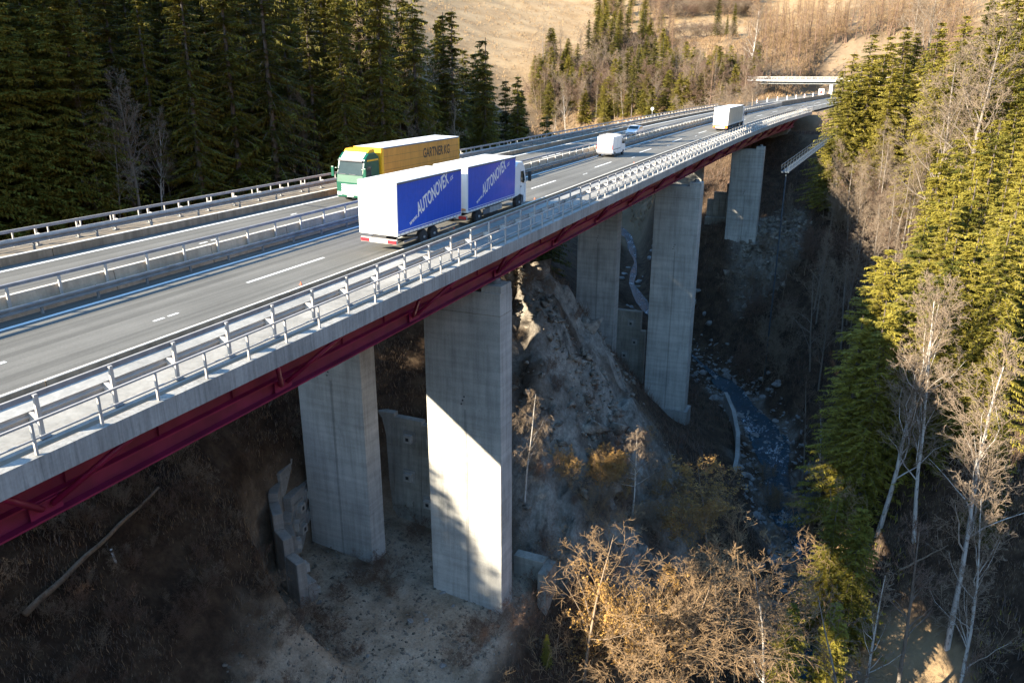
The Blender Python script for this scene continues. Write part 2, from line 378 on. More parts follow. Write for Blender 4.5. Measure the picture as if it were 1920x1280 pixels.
# river water
def water_mat():
    m, nt, b = nodes('river_water'); v = mapping(nt)
    b.inputs['Roughness'].default_value = .12
    f = noise(nt, mapping(nt, (1.6, .5, 1)), 2.2, 8, .8); w = noise(nt, mapping(nt, (1, .5, 1)), .35, 5, .7)
    s = N(nt, 'ShaderNodeMath', operation='MULTIPLY'); nt.links.new(f, s.inputs[0]); nt.links.new(w, s.inputs[1])
    k = ramp(nt, s.outputs[0], [(.30, (0, 0, 0)), (.40, (1, 1, 1))])
    a = mix(nt, k, (.014, .055, .08), (.78, .83, .86)); nt.links.new(a, b.inputs['Base Color'])
    nt.links.new(ramp(nt, s.outputs[0], [(.30, (.1,)*3), (.38, (.8,)*3)]), b.inputs['Roughness'])
    bump(nt, b, f, .9, .25); return m
M['water'] = water_mat()
V = []; F = []; steps = []
for a, b in zip(RIVL[:-1], RIVL[1:]):
    n = max(2, int(np.hypot(*(b-a)[:2])/1.2))
    for t in np.arange(n)/n: steps.append(a+(b-a)*t)
steps = np.array(steps); ts = np.gradient(steps[:, :2], axis=0); ts /= np.linalg.norm(ts, axis=1)[:, None]
for i, (p, t) in enumerate(zip(steps, ts)):
    wd = .60*(3.2+1.2*math.sin(i*.13)+.8*math.sin(i*.37))*(1 if p[1] < 130 else .45)
    for j in range(9):
        q = (j/8-.5)*2*wd; x, y = p[0]-t[1]*q, p[1]+t[0]*q
        V.append((x, y, p[2]-.12+.22*float(fbm(np.array([x*.7]), np.array([y*.7]), 31, 3)[0])))
    if i:
        for j in range(8): a = (i-1)*9+j; F.append((a, a+1, a+10, a+9))
wo = bpy.data.objects.new('river_water', np_mesh('river_water', V, F, ['water'], smooth=True)); C.objects.link(wo); wo['kind'] = 'structure'

# ------------------------------------------------------------------ bridge
Y0, Y1 = -75.0, 214.0
YS = list(np.arange(Y0, Y1+.1, 3.0)); YS[-1] = Y1
YF = list(np.arange(Y0, 372, 4.0))
br = empty('motorway_bridge', D(-12, 40, 0))
tag(br, 'long motorway viaduct with wine red steel girders on tall concrete piers', 'bridge')
def part(mb, name, bevel=0, parent=None, smooth=False):
    o = mb.build(name, None, bevel, smooth); o.parent = br; o.location = -br.location; return o
# deck slab (thin, with cantilevers) and its pale edge beams
b = MB(); b.along([(-.35, -.10), (-.35, -.50), (-3.0, -.86), (-8.4, -.86), (-10.9, -.6), (-13.3, -.6), (-15.6, -.86), (-21.0, -.86), (-23.85, -.50), (-23.85, -.10)], YS, 'concrete'); part(b, 'deck_slab')
for s, xa, xb in (('edge_beam', 0, -.349), ('edge_beam', -24.2, -23.851)):
    b = MB(); b.along([(xa, -.12), (xb, -.095), (xb, -.80), (xa, -.84)], YS, 'fascia'); part(b, s)
# walkways
b = MB(); b.along([(-.352, -.093), (-3.97, -.19), (-3.97, -.24), (-.352, -.105)], YS, 'walk'); part(b, 'walkway')
b = MB(); b.along([(-20.12, .0), (-23.848, -.05), (-23.848, -.105), (-20.12, -.099)], YS, 'walk'); part(b, 'walkway')
# kerbs: parapet steps, sun on top and shade on side put in by colour
def kerb(x0, x1, h, side):
    for i, (ya, yb) in enumerate(zip(np.arange(Y0, Y1-1, 12.0), np.arange(Y0+12, Y1+11, 12.0))):
        b = MB(); yy = list(np.linspace(ya+.02, min(yb, Y1)-.03, 5))
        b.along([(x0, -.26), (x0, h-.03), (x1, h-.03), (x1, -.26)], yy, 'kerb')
        b.along([(x0+.005, h-.028), (x0+.005, h), (x1-.005, h), (x1-.005, h-.028)], yy, 'lit_top')
        part(b, 'kerb_block')
kerb(-3.98, -4.09, .20, 1)
kerb(-19.88, -20.10, .46, -1)
# girders: two steel boxes with inclined struts, nodes every 11 m
def flangebox(xc, name='girder'):
    b = MB(); w = 2.75
    xo, xi = xc+w, xc-w
    yy = list(np.arange(Y0, Y1-6, 3.0))
    for x, s in ((xo, 1), (xi, -1)):
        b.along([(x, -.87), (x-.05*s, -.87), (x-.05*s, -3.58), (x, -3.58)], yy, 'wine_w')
        b.along([(x+.012*s, -1.55), (x+.004*s, -1.55), (x+.004*s, -2.3), (x+.012*s, -2.3)], yy, 'web')  # greyer band along the middle of the web
        b.along([(x+.30*s, -3.59), (x-.3*s, -3.59), (x-.3*s, -3.66), (x+.30*s, -3.66)], yy, 'wine')
        b.along([(x+.20*s, -2.95), (x+.001*s, -2.90), (x+.001*s, -2.98), (x+.20*s, -3.02)], yy, 'wine')
        b.along([(x+.16*s, -.88), (x+.001*s, -.88), (x+.001*s, -.93), (x+.16*s, -.93)], yy, 'wine')
    b.along([(xo-.31, -3.60), (xi+.31, -3.60), (xi+.31, -3.64), (xo-.31, -3.64)], yy, 'wine_w')
    return part(b, name)
flangebox(-5.75); flangebox(-18.25)
NODES = [41.2+11.4*k*0.985 for k in range(-10, 15)]
for xw, xt, s in ((-3.0, -.45, 1), (-21.0, -23.7, -1)):
    for Y in NODES:
        if Y < -70 or Y > 205: continue
        if s < 0 and not (-5 < Y < 60): continue
        g = MB(); g.box(-.02, .02, -.55, .55, -.28, .28, 'wine', lambda x, y, z: D(xw+s*(.12+x), Y+y, -3.28+z))
        g.box(0, .26, -.5, .5, -.02, .02, 'wine', lambda x, y, z: D(xw+s*(.02+x), Y+y, -3.03+z))
        part(g, 'gusset_plate')
        for dy in (-3.0, 3.0):
            t = MB(); t.tube([D(xw+s*.18, Y+.18*(1 if dy > 0 else -1), -3.28), D(xt, Y+dy, -.62)], .105, 'wine', 10); part(t, 'strut', smooth=True)
# web stiffeners, thin
b = MB()
for Y in np.arange(-70, 200, 3.73):
    if min(abs(Y-n) for n in NODES) < .8: continue
    b.box(-.0, .10, -.015, .015, -2.88, -1.0+.05, 'wine_w', lambda x, y, z: D(-3.0+.013+x, Y+y, z))
part(b, 'web_stiffeners')
# piers
def pier(xl, xr, yf, dep, ztop, zbot, plinth=None):
    """front face at yf; xl..xr at world x"""
    b = MB(); n = 6
    zs = np.linspace(zbot, ztop, n)
    b.box(xl, xr, yf, yf+dep, zbot, ztop, 'pier')
    p = part(b, 'pier', bevel=.035)
    q = MB(); q.box(xl-.012, xr+.012, yf-.012, yf+dep+.012, ztop-1.62, ztop-1.55, 'oldc'); part2(q, 'joint_line', p)
    q = MB(); xm = xl+(xr-xl)*.53
    q.box(xm-.10, xm+.10, yf-.02, yf-.003, zbot+.3, ztop-9, 'concrete'); part2(q, 'patch_strip', p)
    for xc in (xl+.75, xr-.75):
        q = MB(); q.box(xc-.75, xc+.75 , yf+.12, yf+dep-.12, ztop+.002, ztop+.5, 'pier')
        part2(q, 'bearing_block', p)
        q = MB(); q.lathe([(.34, 0), (.34, .12), (.42, .13), (.42, .2), (.3, .21), (.3, .38)], (xc, yf+dep/2, ztop+.502), (0, 0, 1), 'steel_d', 16)
        part2(q, 'bearing', p)
    for k in range(3):
        q = MB(); q.lathe([(.07, 0), (.07, .012)], (xm-.3+.12*k, yf-.002, ztop-8.6+.3*k), (0, -1, 0), 'dark', 10); part2(q, 'drain_hole', p)
    return p
def part2(mb, name, parent):
    o = mb.build(name); o.parent = parent; return o
def gz(xc, yc): return Hz(xc, yc)
def ztop_at(Y, X): return float(CR*(X-float(off(Y)))+zr(Y))-3.66-.86
PIERS = [(-8.45, -2.31, 40.0, 1.98, -31), (-20.55, -14.29, 40.0, 1.98, -30),
         (-6.45, -.35, 99.0, 2.3, -42), (-17.5, -11.6, 99.0, 2.1, -36),
         (-5.2, .9, 155.0, 2.4, -26), (-16.9, -10.8, 155.0, 2.4, -26),
         (-8.45, -2.31, -18.0, 1.98, -40), (-20.55, -14.29, -18.0, 1.98, -34)]
for xl, xr, yf, dp, zb in PIERS:
    pier(xl, xr, yf, dp, ztop_at(yf, xr-.3), zb)
b = MB(); b.box(-7.0, .15, 98.7, 101.7, -43, -35.2, 'concrete'); part(b, 'pier_plinth', .04)
# abutments
b = MB(); b.box(-25, .5, 204, 212, -14, float(zr(205))-3.9, 'oldc'); part(b, 'abutment', .05)
b = MB(); b.box(-25, .5, -80, -72, -20, -4.6, 'oldc'); part(b, 'abutment', .05)

# road surface
b = MB()
yy = YF
b.along([(-4.1, 0), (-11.45, 0), (-11.45, -.12), (-4.1, -.12)], yy, 'asphalt')
b.along([(-11.78, 0), (-19.87, 0), (-19.87, -.12), (-11.78, -.12)], yy, 'asphalt')
y2 = [y for y in YF if y > 214]
b.along([(-.2, -.01), (-4.08, -.002), (-4.08, -.13), (-.2, -.14)], y2, 'asphalt')
b.along([(-19.89, -.002), (-24, -.01), (-24, -.14), (-19.89, -.13)], y2, 'asphalt')
ro = b.build('road'); ro['kind'] = 'structure'
# markings 4 mm above
b = MB()
def strip(x, w, ya, yb, step=4.0):
    n = max(2, int((yb-ya)/step)+1); yy = list(np.linspace(ya, yb, n))
    b.along([(x+w/2, .004), (x-w/2, .004), (x-w/2, .0015), (x+w/2, .0015)], yy, 'paint')
strip(-10.55, .22, Y0, 368); strip(-19.02, .22, Y0, 368); strip(-12.45, .16, 215, 368); strip(-4.3, .2, 215, 368)
for k in range(-5, 26):
    ya = 21.75+17.95*k
    if ya > 360: break
    strip(-7.19, .17, ya, ya+6.0, 3); strip(-15.6, .17, ya+5.5, ya+11.5, 3) if ya > 60 else None
    for dy in (11.6, 12.35): strip(-6.35, .12, ya+dy, ya+dy+.55, 1)
for x, y in ((-13.7, 21.2), (-15.5, 27.0), (-15.6, 28.0), (-17.0, 37.0), (-13.6, 39)):
    strip(x, .14, y, y+.6, 1)
mo = b.build('lane_markings')
b = MB()
for Y in (-17.0, 40.5, 100.0, 156.0, 204.0):
    for xa, xb in ((-4.12, -11.42), (-11.90, -19.86)): b.along([(xa, .0035), (xb, .0035), (xb, .001), (xa, .001)], [Y, Y+.22], 'dark')
jo = b.build('expansion_joints'); jo['kind'] = 'structure'; mo['kind'] = 'structure'

# ------------------------------------------------------------------ barriers and railings
def members(parent, name, Ys, fn):
    """build the first, then copy it along the bridge"""
    for i, Y in enumerate(Ys):
        m = MB(); fn(m, Y); o = m.build(name); o.parent = parent
    return
WB = [(0, .0), (.05, .02), (.05, .09), (-.02, .13), (-.02, .17), (.05, .21), (.05, .28), (0, .31)]
def wbeam(b, x, z, s, yy, m):
    p = [(x+s*a, z+c) for a, c in WB]; q = [(x+s*(a-.012), z+c) for a, c in WB[::-1]]
    b.along(p+q, yy, m)
def tall_barrier(xp, s, ys, label, h=1.33, mat='steel', base=-.12, tailkind=True):
    """s=+1: traffic side towards -X (right deck edge)"""
    root = empty('safety_barrier'); tag(root, label, 'barrier')
    yy = list(np.arange(ys[0]-1, ys[-1]+1.2, 3.0))
    b = MB(); t = h+base
    b.along([(xp-s*.10, t-.14), (xp-s*.10, t), (xp-s*.20, t), (xp-s*.20, t-.14)], yy, 'steel_p'); b.build('top_rail', root)
    b = MB(); b.along([(xp-s*.095, t-.01), (xp-s*.095, t+.02), (xp-s*.16, t+.02), (xp-s*.16, t-.01)], yy, mat); b.build('rail_lip', root)
    b = MB(); wbeam(b, xp-s*.42, base+.42, -s, yy, mat); b.build('guard_beam', root)
    def post(m, Y):
        m.box(-.04, .04, -.06, .06, base, t, mat, lambda x, y, z: D(xp+x, Y+y, z))
    def brk(m, Y):
        m.prism([(0, .42), (-.40, .46), (-.40, .70), (-.12, .76), (0, .70)], -.03, .03, mat, lambda y, x, z: D(xp-s*.05+s*x, Y+y, base+z))
    def ft(m, Y):
        m.box(-.17, .17, -.15, .15, base, base+.03, 'steel_d', lambda x, y, z: D(xp+x, Y+y, z+.035))
    for Y in ys:
        m = MB(); post(m, Y); o = m.build('post', root)
        m = MB(); brk(m, Y); m.build('bracket', o)
        m = MB(); ft(m, Y); m.build('foot_plate', o)
    return root
def handrail(xp, ys, label, h=.93, base=-.12, mat='steel'):
    root = empty('handrail'); tag(root, label, 'railing')
    yy = list(np.arange(ys[0]-1, ys[-1]+1.2, 3.0)); t = base+h
    b = MB(); b.along([(xp+.02, t-.03), (xp+.02, t+.03), (xp-.045, t+.03), (xp-.045, t-.03)], yy, mat); b.build('top_rail', root)
    b = MB(); b.along([(xp+.0, t-.52), (xp+.0, t-.475), (xp-.045, t-.475), (xp-.045, t-.52)], yy, mat); b.build('lower_rail', root)
    rest = MB()
    for i, Y in enumerate(ys):
        m = MB() if i < 100 else rest
        m.box(-.035, .035, -.035, .035, base, t-.031, mat, lambda x, y, z: D(xp+x, Y+y, z))
        if i < 100: m.build('post', root)
    if rest.v: tag(rest.build('post', root), kind='stuff')
    return root
tall_barrier(-.93, 1, [6.66+2.43*k for k in range(-3, 85)], 'tall galvanised crash barrier with box top beam inside the near low handrail')
handrail(-.13, [5.90+2.038*k for k in range(-3, 103)], 'low galvanised pedestrian handrail along the near outer edge of the bridge deck', base=-.10)
tall_barrier(-23.05, -1, [12.0+2.6*k for k in range(-2, 77)], 'galvanised crash barrier inside the far handrail on the forest side', h=1.15, base=-.06, mat='steel')
handrail(-24.0, [10.9+2.15*k for k in range(-3, 95)], 'galvanised handrail along the far forest side edge of the bridge deck', h=.95, base=-.10)
# wide guard beam in front of the far barrier
root = empty('guardrail'); tag(root, 'two-wave steel guardrail standing behind the far concrete kerb, next to the far walkway', 'guardrail')
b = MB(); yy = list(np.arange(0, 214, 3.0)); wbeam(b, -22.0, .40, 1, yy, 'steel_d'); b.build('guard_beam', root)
for Y in np.arange(1.5, 213, 4.0):
    m = MB(); m.box(-.05, .05, -.05, .05, -.05, .62, 'steel_d', lambda x, y, z: D(-22.09+x, Y+y, z)); m.build('post', root)
# median
med = empty('median_barrier'); tag(med, 'beige concrete median barrier topped by a steel beam on short posts', 'barrier')
my = list(np.arange(-12, 368, 4.0))
for ya in np.arange(-12, 236, 6.0):
    b = MB(); yy = [ya+.02, ya+3, ya+5.98]
    b.along([(-11.46, -.02), (-11.52, .55), (-11.56, .93), (-11.76, .93), (-11.80, .55), (-11.86, -.02)], yy, 'median_c')
    b.along([(-11.565, .9305), (-11.565, .95), (-11.755, .95), (-11.755, .9305)], yy, 'lit_top')
    b.build('barrier_block', med)
b = MB(); b.along([(-11.44, -.02), (-11.52, .55), (-11.56, 1.15), (-11.76, 1.15), (-11.80, .55), (-11.88, -.02)], [y for y in my if y > 230], 'kerb'); b.build('end_wall', med)
b = MB(); b.along([(-11.48, 1.28), (-11.48, 1.42), (-11.62, 1.42), (-11.62, 1.28)], list(np.arange(-12, 225, 3.0)), 'steel_p'); b.build('top_beam', med)
for k in range(0, 92):
    Y = 15.23+2.281*(k-6)
    m = MB(); m.box(-.035, .035, -.06, .06, .3, 1.30, 'steel', lambda x, y, z: D(-11.42+x, Y+y, z)); m.build('post', med)
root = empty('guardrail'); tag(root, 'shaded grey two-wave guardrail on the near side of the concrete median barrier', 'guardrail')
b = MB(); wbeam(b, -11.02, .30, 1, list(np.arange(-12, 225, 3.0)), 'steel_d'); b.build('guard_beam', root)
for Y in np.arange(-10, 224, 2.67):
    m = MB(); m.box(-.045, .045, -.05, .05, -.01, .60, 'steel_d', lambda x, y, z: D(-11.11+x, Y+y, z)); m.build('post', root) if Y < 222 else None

# ------------------------------------------------------------------ vehicles
def place(root, X, Y, flip=False):
    root.location = D(X, Y, .004)
    hd = math.atan2(float(off(Y+1)-off(Y)), 1.0); sl = float(zr(Y+1)-zr(Y))
    Mx = Matrix.Rotation(-hd, 4, 'Z') @ Matrix.Rotation(math.atan(sl), 4, 'X') @ Matrix.Rotation(-math.atan(CR), 4, 'Y')
    if flip: Mx = Mx @ Matrix.Rotation(PI, 4, 'Z')
    root.rotation_euler = Mx.to_euler()
def wheel(parent, x, y, r=.5, w=.32, s=1):
    b = MB(); b.lathe([(r*.6, -w/2), (r*.93, -w/2), (r, -w/2+.05), (r, w/2-.05), (r*.93, w/2), (r*.6, w/2)], (x, y, r), (s, 0, 0), 'rubber', 24)
    t = b.build('wheel', parent)
    b = MB(); b.lathe([(r*.59, w/2-.06), (r*.56, w/2-.02), (r*.45, w/2-.08), (r*.2, w/2-.02), (r*.16, w/2+.06), (.04, w/2+.07)], (x, y, r), (s, 0, 0), 'rim', 16)
    b.build('rim', t)
def text(body, height, width, m, parent, name, loc, basis, shear=0, offset=.01):
    """flat lettering mesh, letters height tall, fitted to width"""
    cu = bpy.data.curves.new(name, 'FONT'); cu.body = body; cu.size = 1; cu.shear = shear; cu.offset = offset; cu.extrude = .003; cu.resolution_u = 3
    o = bpy.data.objects.new(name, cu); C.objects.link(o); bpy.context.view_layer.update()
    me = bpy.data.meshes.new_from_object(o.evaluated_get(bpy.context.evaluated_depsgraph_get())); bpy.data.objects.remove(o)
    n = len(me.vertices); co = np.empty(n*3, np.float32); me.vertices.foreach_get('co', co); co = co.reshape(-1, 3)
    mn, mx = co.min(0), co.max(0); co[:, 0] = (co[:, 0]-mn[0])*width/(mx[0]-mn[0]); co[:, 1] = co[:, 1]*height/.72
    r, u = Vector(basis[0]).normalized(), Vector(basis[1]).normalized(); nn = r.cross(u)
    B = np.array([r, u, nn]); co = co@B+np.array(loc); me.vertices.foreach_set('co', co.astype(np.float32).ravel()); me.materials.clear(); me.materials.append(M[m]); me.update()
    me.name = name; o = bpy.data.objects.new(name, me); C.objects.link(o); o.parent = parent; return o
def swap_body(root, y0, y1, side, z0=1.0, z1=4.0, roof='white', rear=True, name='cargo_box', tri=True):
    w = 1.275
    b = MB(); b.box(-w, w, y0, y1, z0, z1, 'white'); box = b.build(name, root, bevel=.035)
    b = MB()
    for s in (1, -1): b.box(s*(w+.002), s*(w+.018), y0+.09, y1-.09, z0+.16, z1-.13, side)
    b.build('side_curtain', box)
    b = MB()
    for s in (1, -1): b.box(s*(w+.003), s*(w+.03), y0+.02, y1-.02, z1-.12, z1-.03, 'grey')
    b.build('roof_rail', box)
    b = MB()
    for s in (1, -1): b.box(s*(w+.019), s*(w+.023), y0+.12, y1-.12, z0+.24, z0+.275, 'white')
    b.build('white_line', box)
    b = MB()
    for s in (1, -1):
        for yy in np.arange(y0+.3, y1-.2, .45): b.box(s*(w+.019), s*(w+.024), yy, yy+.03, z0+.05, z0+.15, 'grey')
    b.build('curtain_buckles', box)
    b = MB(); b.box(-w+.05, w-.05, y0-.03, y0-.002, z0+.12, z1-.12, 'white'); d = b.build('rear_door', box, bevel=.01)
    b = MB()
    for x in (-.5, -.15, .15, .5): b.box(x-.012, x+.012, y0-.05, y0-.031, z0+.15, z1-.2, 'white')
    b.build('lock_rod', d)
    b = MB()
    for x in (-1.0, -.35, .35, 1.0): b.box(x-.12, x+.12, y0-.045, y0-.031, z0+.1, z0+.2, 'steel')
    b.build('hinge', d)
    return box
def under(root, y0, y1, lamps=True):
    b = MB(); b.box(-.45, .45, y0+.1, y1-.05, .62, .98, 'dark'); b.box(-1.1, 1.1, y0+.5, y1-.5, .88, .975, 'dark'); b.build('chassis', root)
    b = MB(); b.box(-1.2, 1.2, y0+.02, y0+.14, .52, .80, 'steel'); bu = b.build('rear_bumper', root, bevel=.01)
    if lamps:
        for s in (1, -1):
            b = MB(); b.box(s*.62, s*1.17, y0-.03, y0+.019, .56, .76, 'red'); b.build('tail_lamp', bu, bevel=.01)
        b = MB(); b.box(-.26, .26, y0-.005, y0+.018, .57, .7, 'white'); b.build('number_plate', bu)
        b = MB()
        for s in (1, -1): b.box(s*.36, s*.6, y0-.02, y0+.018, .58, .74, 'white')
        b.build('reverse_lamp', bu)
def cab(root, y0, body='white', h=3.55, L=2.2, roofdefl=None, grille='dark', accent=None):
    """cab-over tractor cab; y0 = rear of the cab, front at y0+L"""
    yf = y0+L; w = 1.22
    P = [(y0, 1.0), (y0, h-.35), (y0+.5, h), (y0+1.35, h-.02), (yf-.42, h-.42), (yf-.10, 2.2), (yf, 1.55), (yf, .42), (yf-.22, .36), (yf-.5, .42), (yf-.55, .95), (yf-1.62, 1.02), (y0+.4, 1.0)]
    b = MB(); b.prism(P, -w, w, body); c = b.build('cab', root, bevel=.07)
    # windscreen
    a, d = Vector((0, yf-.36, h-.62)), Vector((0, yf-.085, 2.12)); n = Vector((0, 1, .25)).normalized()*.012
    b = MB(); b.poly([(-1.06, a.y+.02, a.z), (1.06, a.y+.02, a.z), (1.12, d.y+.05, d.z), (-1.12, d.y+.05, d.z), (-1.06, a.y-.1, a.z), (1.06, a.y-.1, a.z), (1.12, d.y-.1, d.z), (-1.12, d.y-.1, d.z)],
                     [(0, 1, 2, 3), (4, 7, 6, 5), (0, 4, 5, 1), (1, 5, 6, 2), (2, 6, 7, 3), (3, 7, 4, 0)], 'glass'); ws = b.build('windscreen', c)
    b = MB()
    for x in (-.55, .35): b.box(x, x+.6, d.y+.052, d.y+.07, d.z+.03, d.z+.06, 'grey')
    b.build('wiper', ws)
    b = MB(); b.box(-1.1, 1.1, yf-.33, yf-.16, h-.60, h-.50, 'grey'); b.build('sun_visor', c)
    for s in (1, -1):
        b = MB(); b.prism([(yf-1.12, 2.0), (yf-1.12, 2.78), (yf-.62, 2.78), (yf-.34, 2.05), (yf-.5, 1.86)], s*(w+.002), s*(w+.016), 'glass', lambda x, p, q: (x, p, q)); b.build('side_window', c)
        b = MB(); b.box(s*(w+.003), s*(w+.008), yf-1.2, yf-1.185, 1.1, 2.9, 'grey'); b.box(s*(w+.003), s*(w+.008), yf-.3, yf-.285, 1.1, 1.9, 'grey'); b.box(s*(w+.004), s*(w+.03), yf-1.14, yf-1.0, 1.62, 1.7, 'grey'); b.build('door_seam', c)
        b = MB(); b.box(s*(w+.12), s*(w+.36), yf-.02, yf+.12, 1.95, 2.7, 'dark' if body == 'white' else body); b.box(s*(w-.1), s*(w+.13), yf-.04, yf+.02, 2.55, 2.62, 'dark'); b.build('mirror', c, bevel=.03)
        b = MB(); b.box(s*.78, s*1.18, yf-.05, yf+.02, .55, .8, 'white'); b.build('headlight', c, bevel=.02)
        b = MB(); b.box(s*1.12, s*1.235, yf-.9, yf-.55, .42, .95, 'grey'); b.build('step', c)
        wheel(root, s*1.02, yf-1.28, .5, .34, s)
        # wheel arch
        arc = [(yf-1.28+.66*math.cos(t), .5+.62*math.sin(t)) for t in np.linspace(.1, PI-.1, 10)]; arc2 = [(yf-1.28+.58*math.cos(t), .5+.54*math.sin(t)) for t in np.linspace(PI-.1, .1, 10)]
        b = MB(); b.prism(arc+arc2, s*.95, s*1.25, 'dark' if body == 'white' else body); b.build('wheel_arch', c)
    b = MB()
    for k in range(5): b.box(-.75, .75, yf+.003, yf+.03, .62+.17*k, .72+.17*k, grille)
    b.build('grille', c)
    b = MB(); b.box(-.28, .28, yf+.003, yf+.02, .47, .58, 'white'); b.build('number_plate', c)
    return c
# blue curtain truck with drawbar trailer
t = empty('truck'); place(t, -5.30, 30.35); tag(t, 'white cab truck with bright blue lettered curtain sides, in the right lane nearest the handrail', 'truck')
L, G_ = 7.75, .86; yc = L+G_
fb = swap_body(t, yc, yc+7.75, 'blue'); under(t, yc, yc+7.9)
b = MB(); b.box(-1.15, 1.15, yc-.04, yc-.031, 1.1, 1.28, 'amber'); b.box(.62, .70, yc-.06, yc-.052, 1.2, 3.4, 'redp'); b.build('marker_plate', t)
cab(t, yc+7.75+.12, 'white', 3.5, 2.15)
for s in (1, -1):
    wheel(t, s*1.0, yc+1.9, .5, .34, s)
    b = MB()
    for k in range(4): b.box(s*.75, s*1.16, yc+3.7+.52*k, yc+4.17+.52*k, .45, .86, 'steel')
    b.build('fuel_tank', t, bevel=.05)
    b = MB(); b.box(s*1.12, s*1.18, yc+2.6, yc+3.6, .5, .85, 'grey'); b.build('side_guard', t)
rt = empty('trailer'); place(rt, -5.30, 30.35); tag(rt, 'rear drawbar trailer with plain white back doors and blue lettered curtains', 'trailer')
bb = swap_body(rt, 0, L, 'blue'); under(rt, 0, L)
b = MB(); b.box(-.08, .08, L-.1, L+G_+.4, .62, .74, 'dark'); b.build('drawbar', rt)
for s in (1, -1):
    for y in (3.1, 4.35): wheel(rt, s*1.02, y, .45, .3, s)
    b = MB(); b.box(s*1.16, s*1.2, .8, 2.3, .5, .62, 'grey'); b.box(s*1.16, s*1.2, 5.1, 7.2, .5, .62, 'grey'); b.build('side_guard', rt)
A = R(22)
for body, y0 in ((bb, 0), (fb, yc)):
    e, u = (0, math.cos(A), math.sin(A)), (0, -math.sin(A), math.cos(A))
    def at(s, dz=0): return (1.275+.020, y0+1.35+s*math.cos(A), 1.42+s*math.sin(A))
    text('www.', .30, .95, 'white', body, 'lettering', at(0), (e, u), .22, .012)
    text('AUTONOVEX', .80, 4.15, 'white', body, 'lettering', at(.98), (e, u), .22, .022)
    text('.cz', .30, .5, 'white', body, 'lettering', at(5.18), (e, u), .22, .012)
# yellow truck with green cab, oncoming
t = empty('truck'); place(t, -16.35, 58.8, True); tag(t, 'oncoming truck with ochre yellow box trailer and green cab, beside the far guardrail', 'truck')
gb = swap_body(t, 0, 13.0, 'ochre'); under(t, 0, 12.6)
b = MB()
for s in (1, -1):
    b.box(s*1.278, s*1.31, 12.72, 13.0, 1.0, 3.99, 'yellow'); b.box(s*1.278, s*1.31, 0, .12, 1.0, 3.95, 'yellow')
b.box(-1.28, 1.28, 13.003, 13.04, 1.0, 4.0, 'yellow'); b.build('corner_post', t)
b = MB()
for k in range(1, 5): b.box(-1.305, -1.2935, .12, 12.7, 1.2+.52*k, 1.215+.52*k, 'black')
b.build('panel_seams', gb)
text('GARTNER KG', .80, 4.7, 'black', gb, 'lettering', (-1.299, 6.6, 2.68), ((0, -1, 0), (0, 0, 1)), 0, .018)
gc = cab(t, 13.25, 'green', 3.72, 2.3, grille='white')
b = MB(); b.prism([(13.6, 3.66), (13.7, 3.98), (14.35, 3.95), (14.6, 3.74), (14.4, 3.66)], -1.1, 1.1, 'yellow'); b.build('roof_spoiler', gc, bevel=.04)
b = MB(); b.prism([(15.07, 3.38), (14.6, 3.76), (14.52, 3.74), (15.0, 3.30)], -.98, .98, 'white'); b.prism([(15.12, 3.36), (15.24, 2.98), (15.2, 2.96), (15.08, 3.32)], -.9, .9, 'white'); b.build('roof_sign', gc)
b = MB()
for s in (1, -1): b.box(s*1.223, s*1.235, 13.4, 15.0, 1.38, 1.48, 'yellow'); b.box(s*1.223, s*1.235, 13.4, 14.9, 3.12, 3.24, 'yellow')
b.build('yellow_stripe', gc)
for s in (1, -1):
    wheel(t, s*1.0, 11.2, .5, .34, s)
    for y in (2.2, 3.5, 4.8): wheel(t, s*1.0, y, .5, .34, s)
    b = MB(); b.box(s*1.15, s*1.2, 6, 10, .45, .9, 'grey'); b.build('side_guard', t)
# white lorry further along
t = empty('truck'); place(t, -4.80, 135.0); tag(t, 'white rear doored lorry with cream curtain side, farthest truck along the bridge', 'truck')
swap_body(t, 0, 13.6, 'offwhite', z0=1.05); under(t, 0, 12.5)
b = MB(); b.box(-1.23, 1.23, -.03, .018, .6, .92, 'amber'); b.box(-.8, .8, -.04, -.031, .62, .88, 'white'); b.build('marker_plate', t)
cab(t, 13.9, 'white', 3.6, 2.2)
for s in (1, -1):
    for y in (2.5, 3.8, 5.1, 11.3): wheel(t, s*1.0, y, .5, .34, s)
    b = MB(); b.box(s*1.1, s*1.22, 6, 9.6, .45, .98, 'dark'); b.build('side_guard', t)
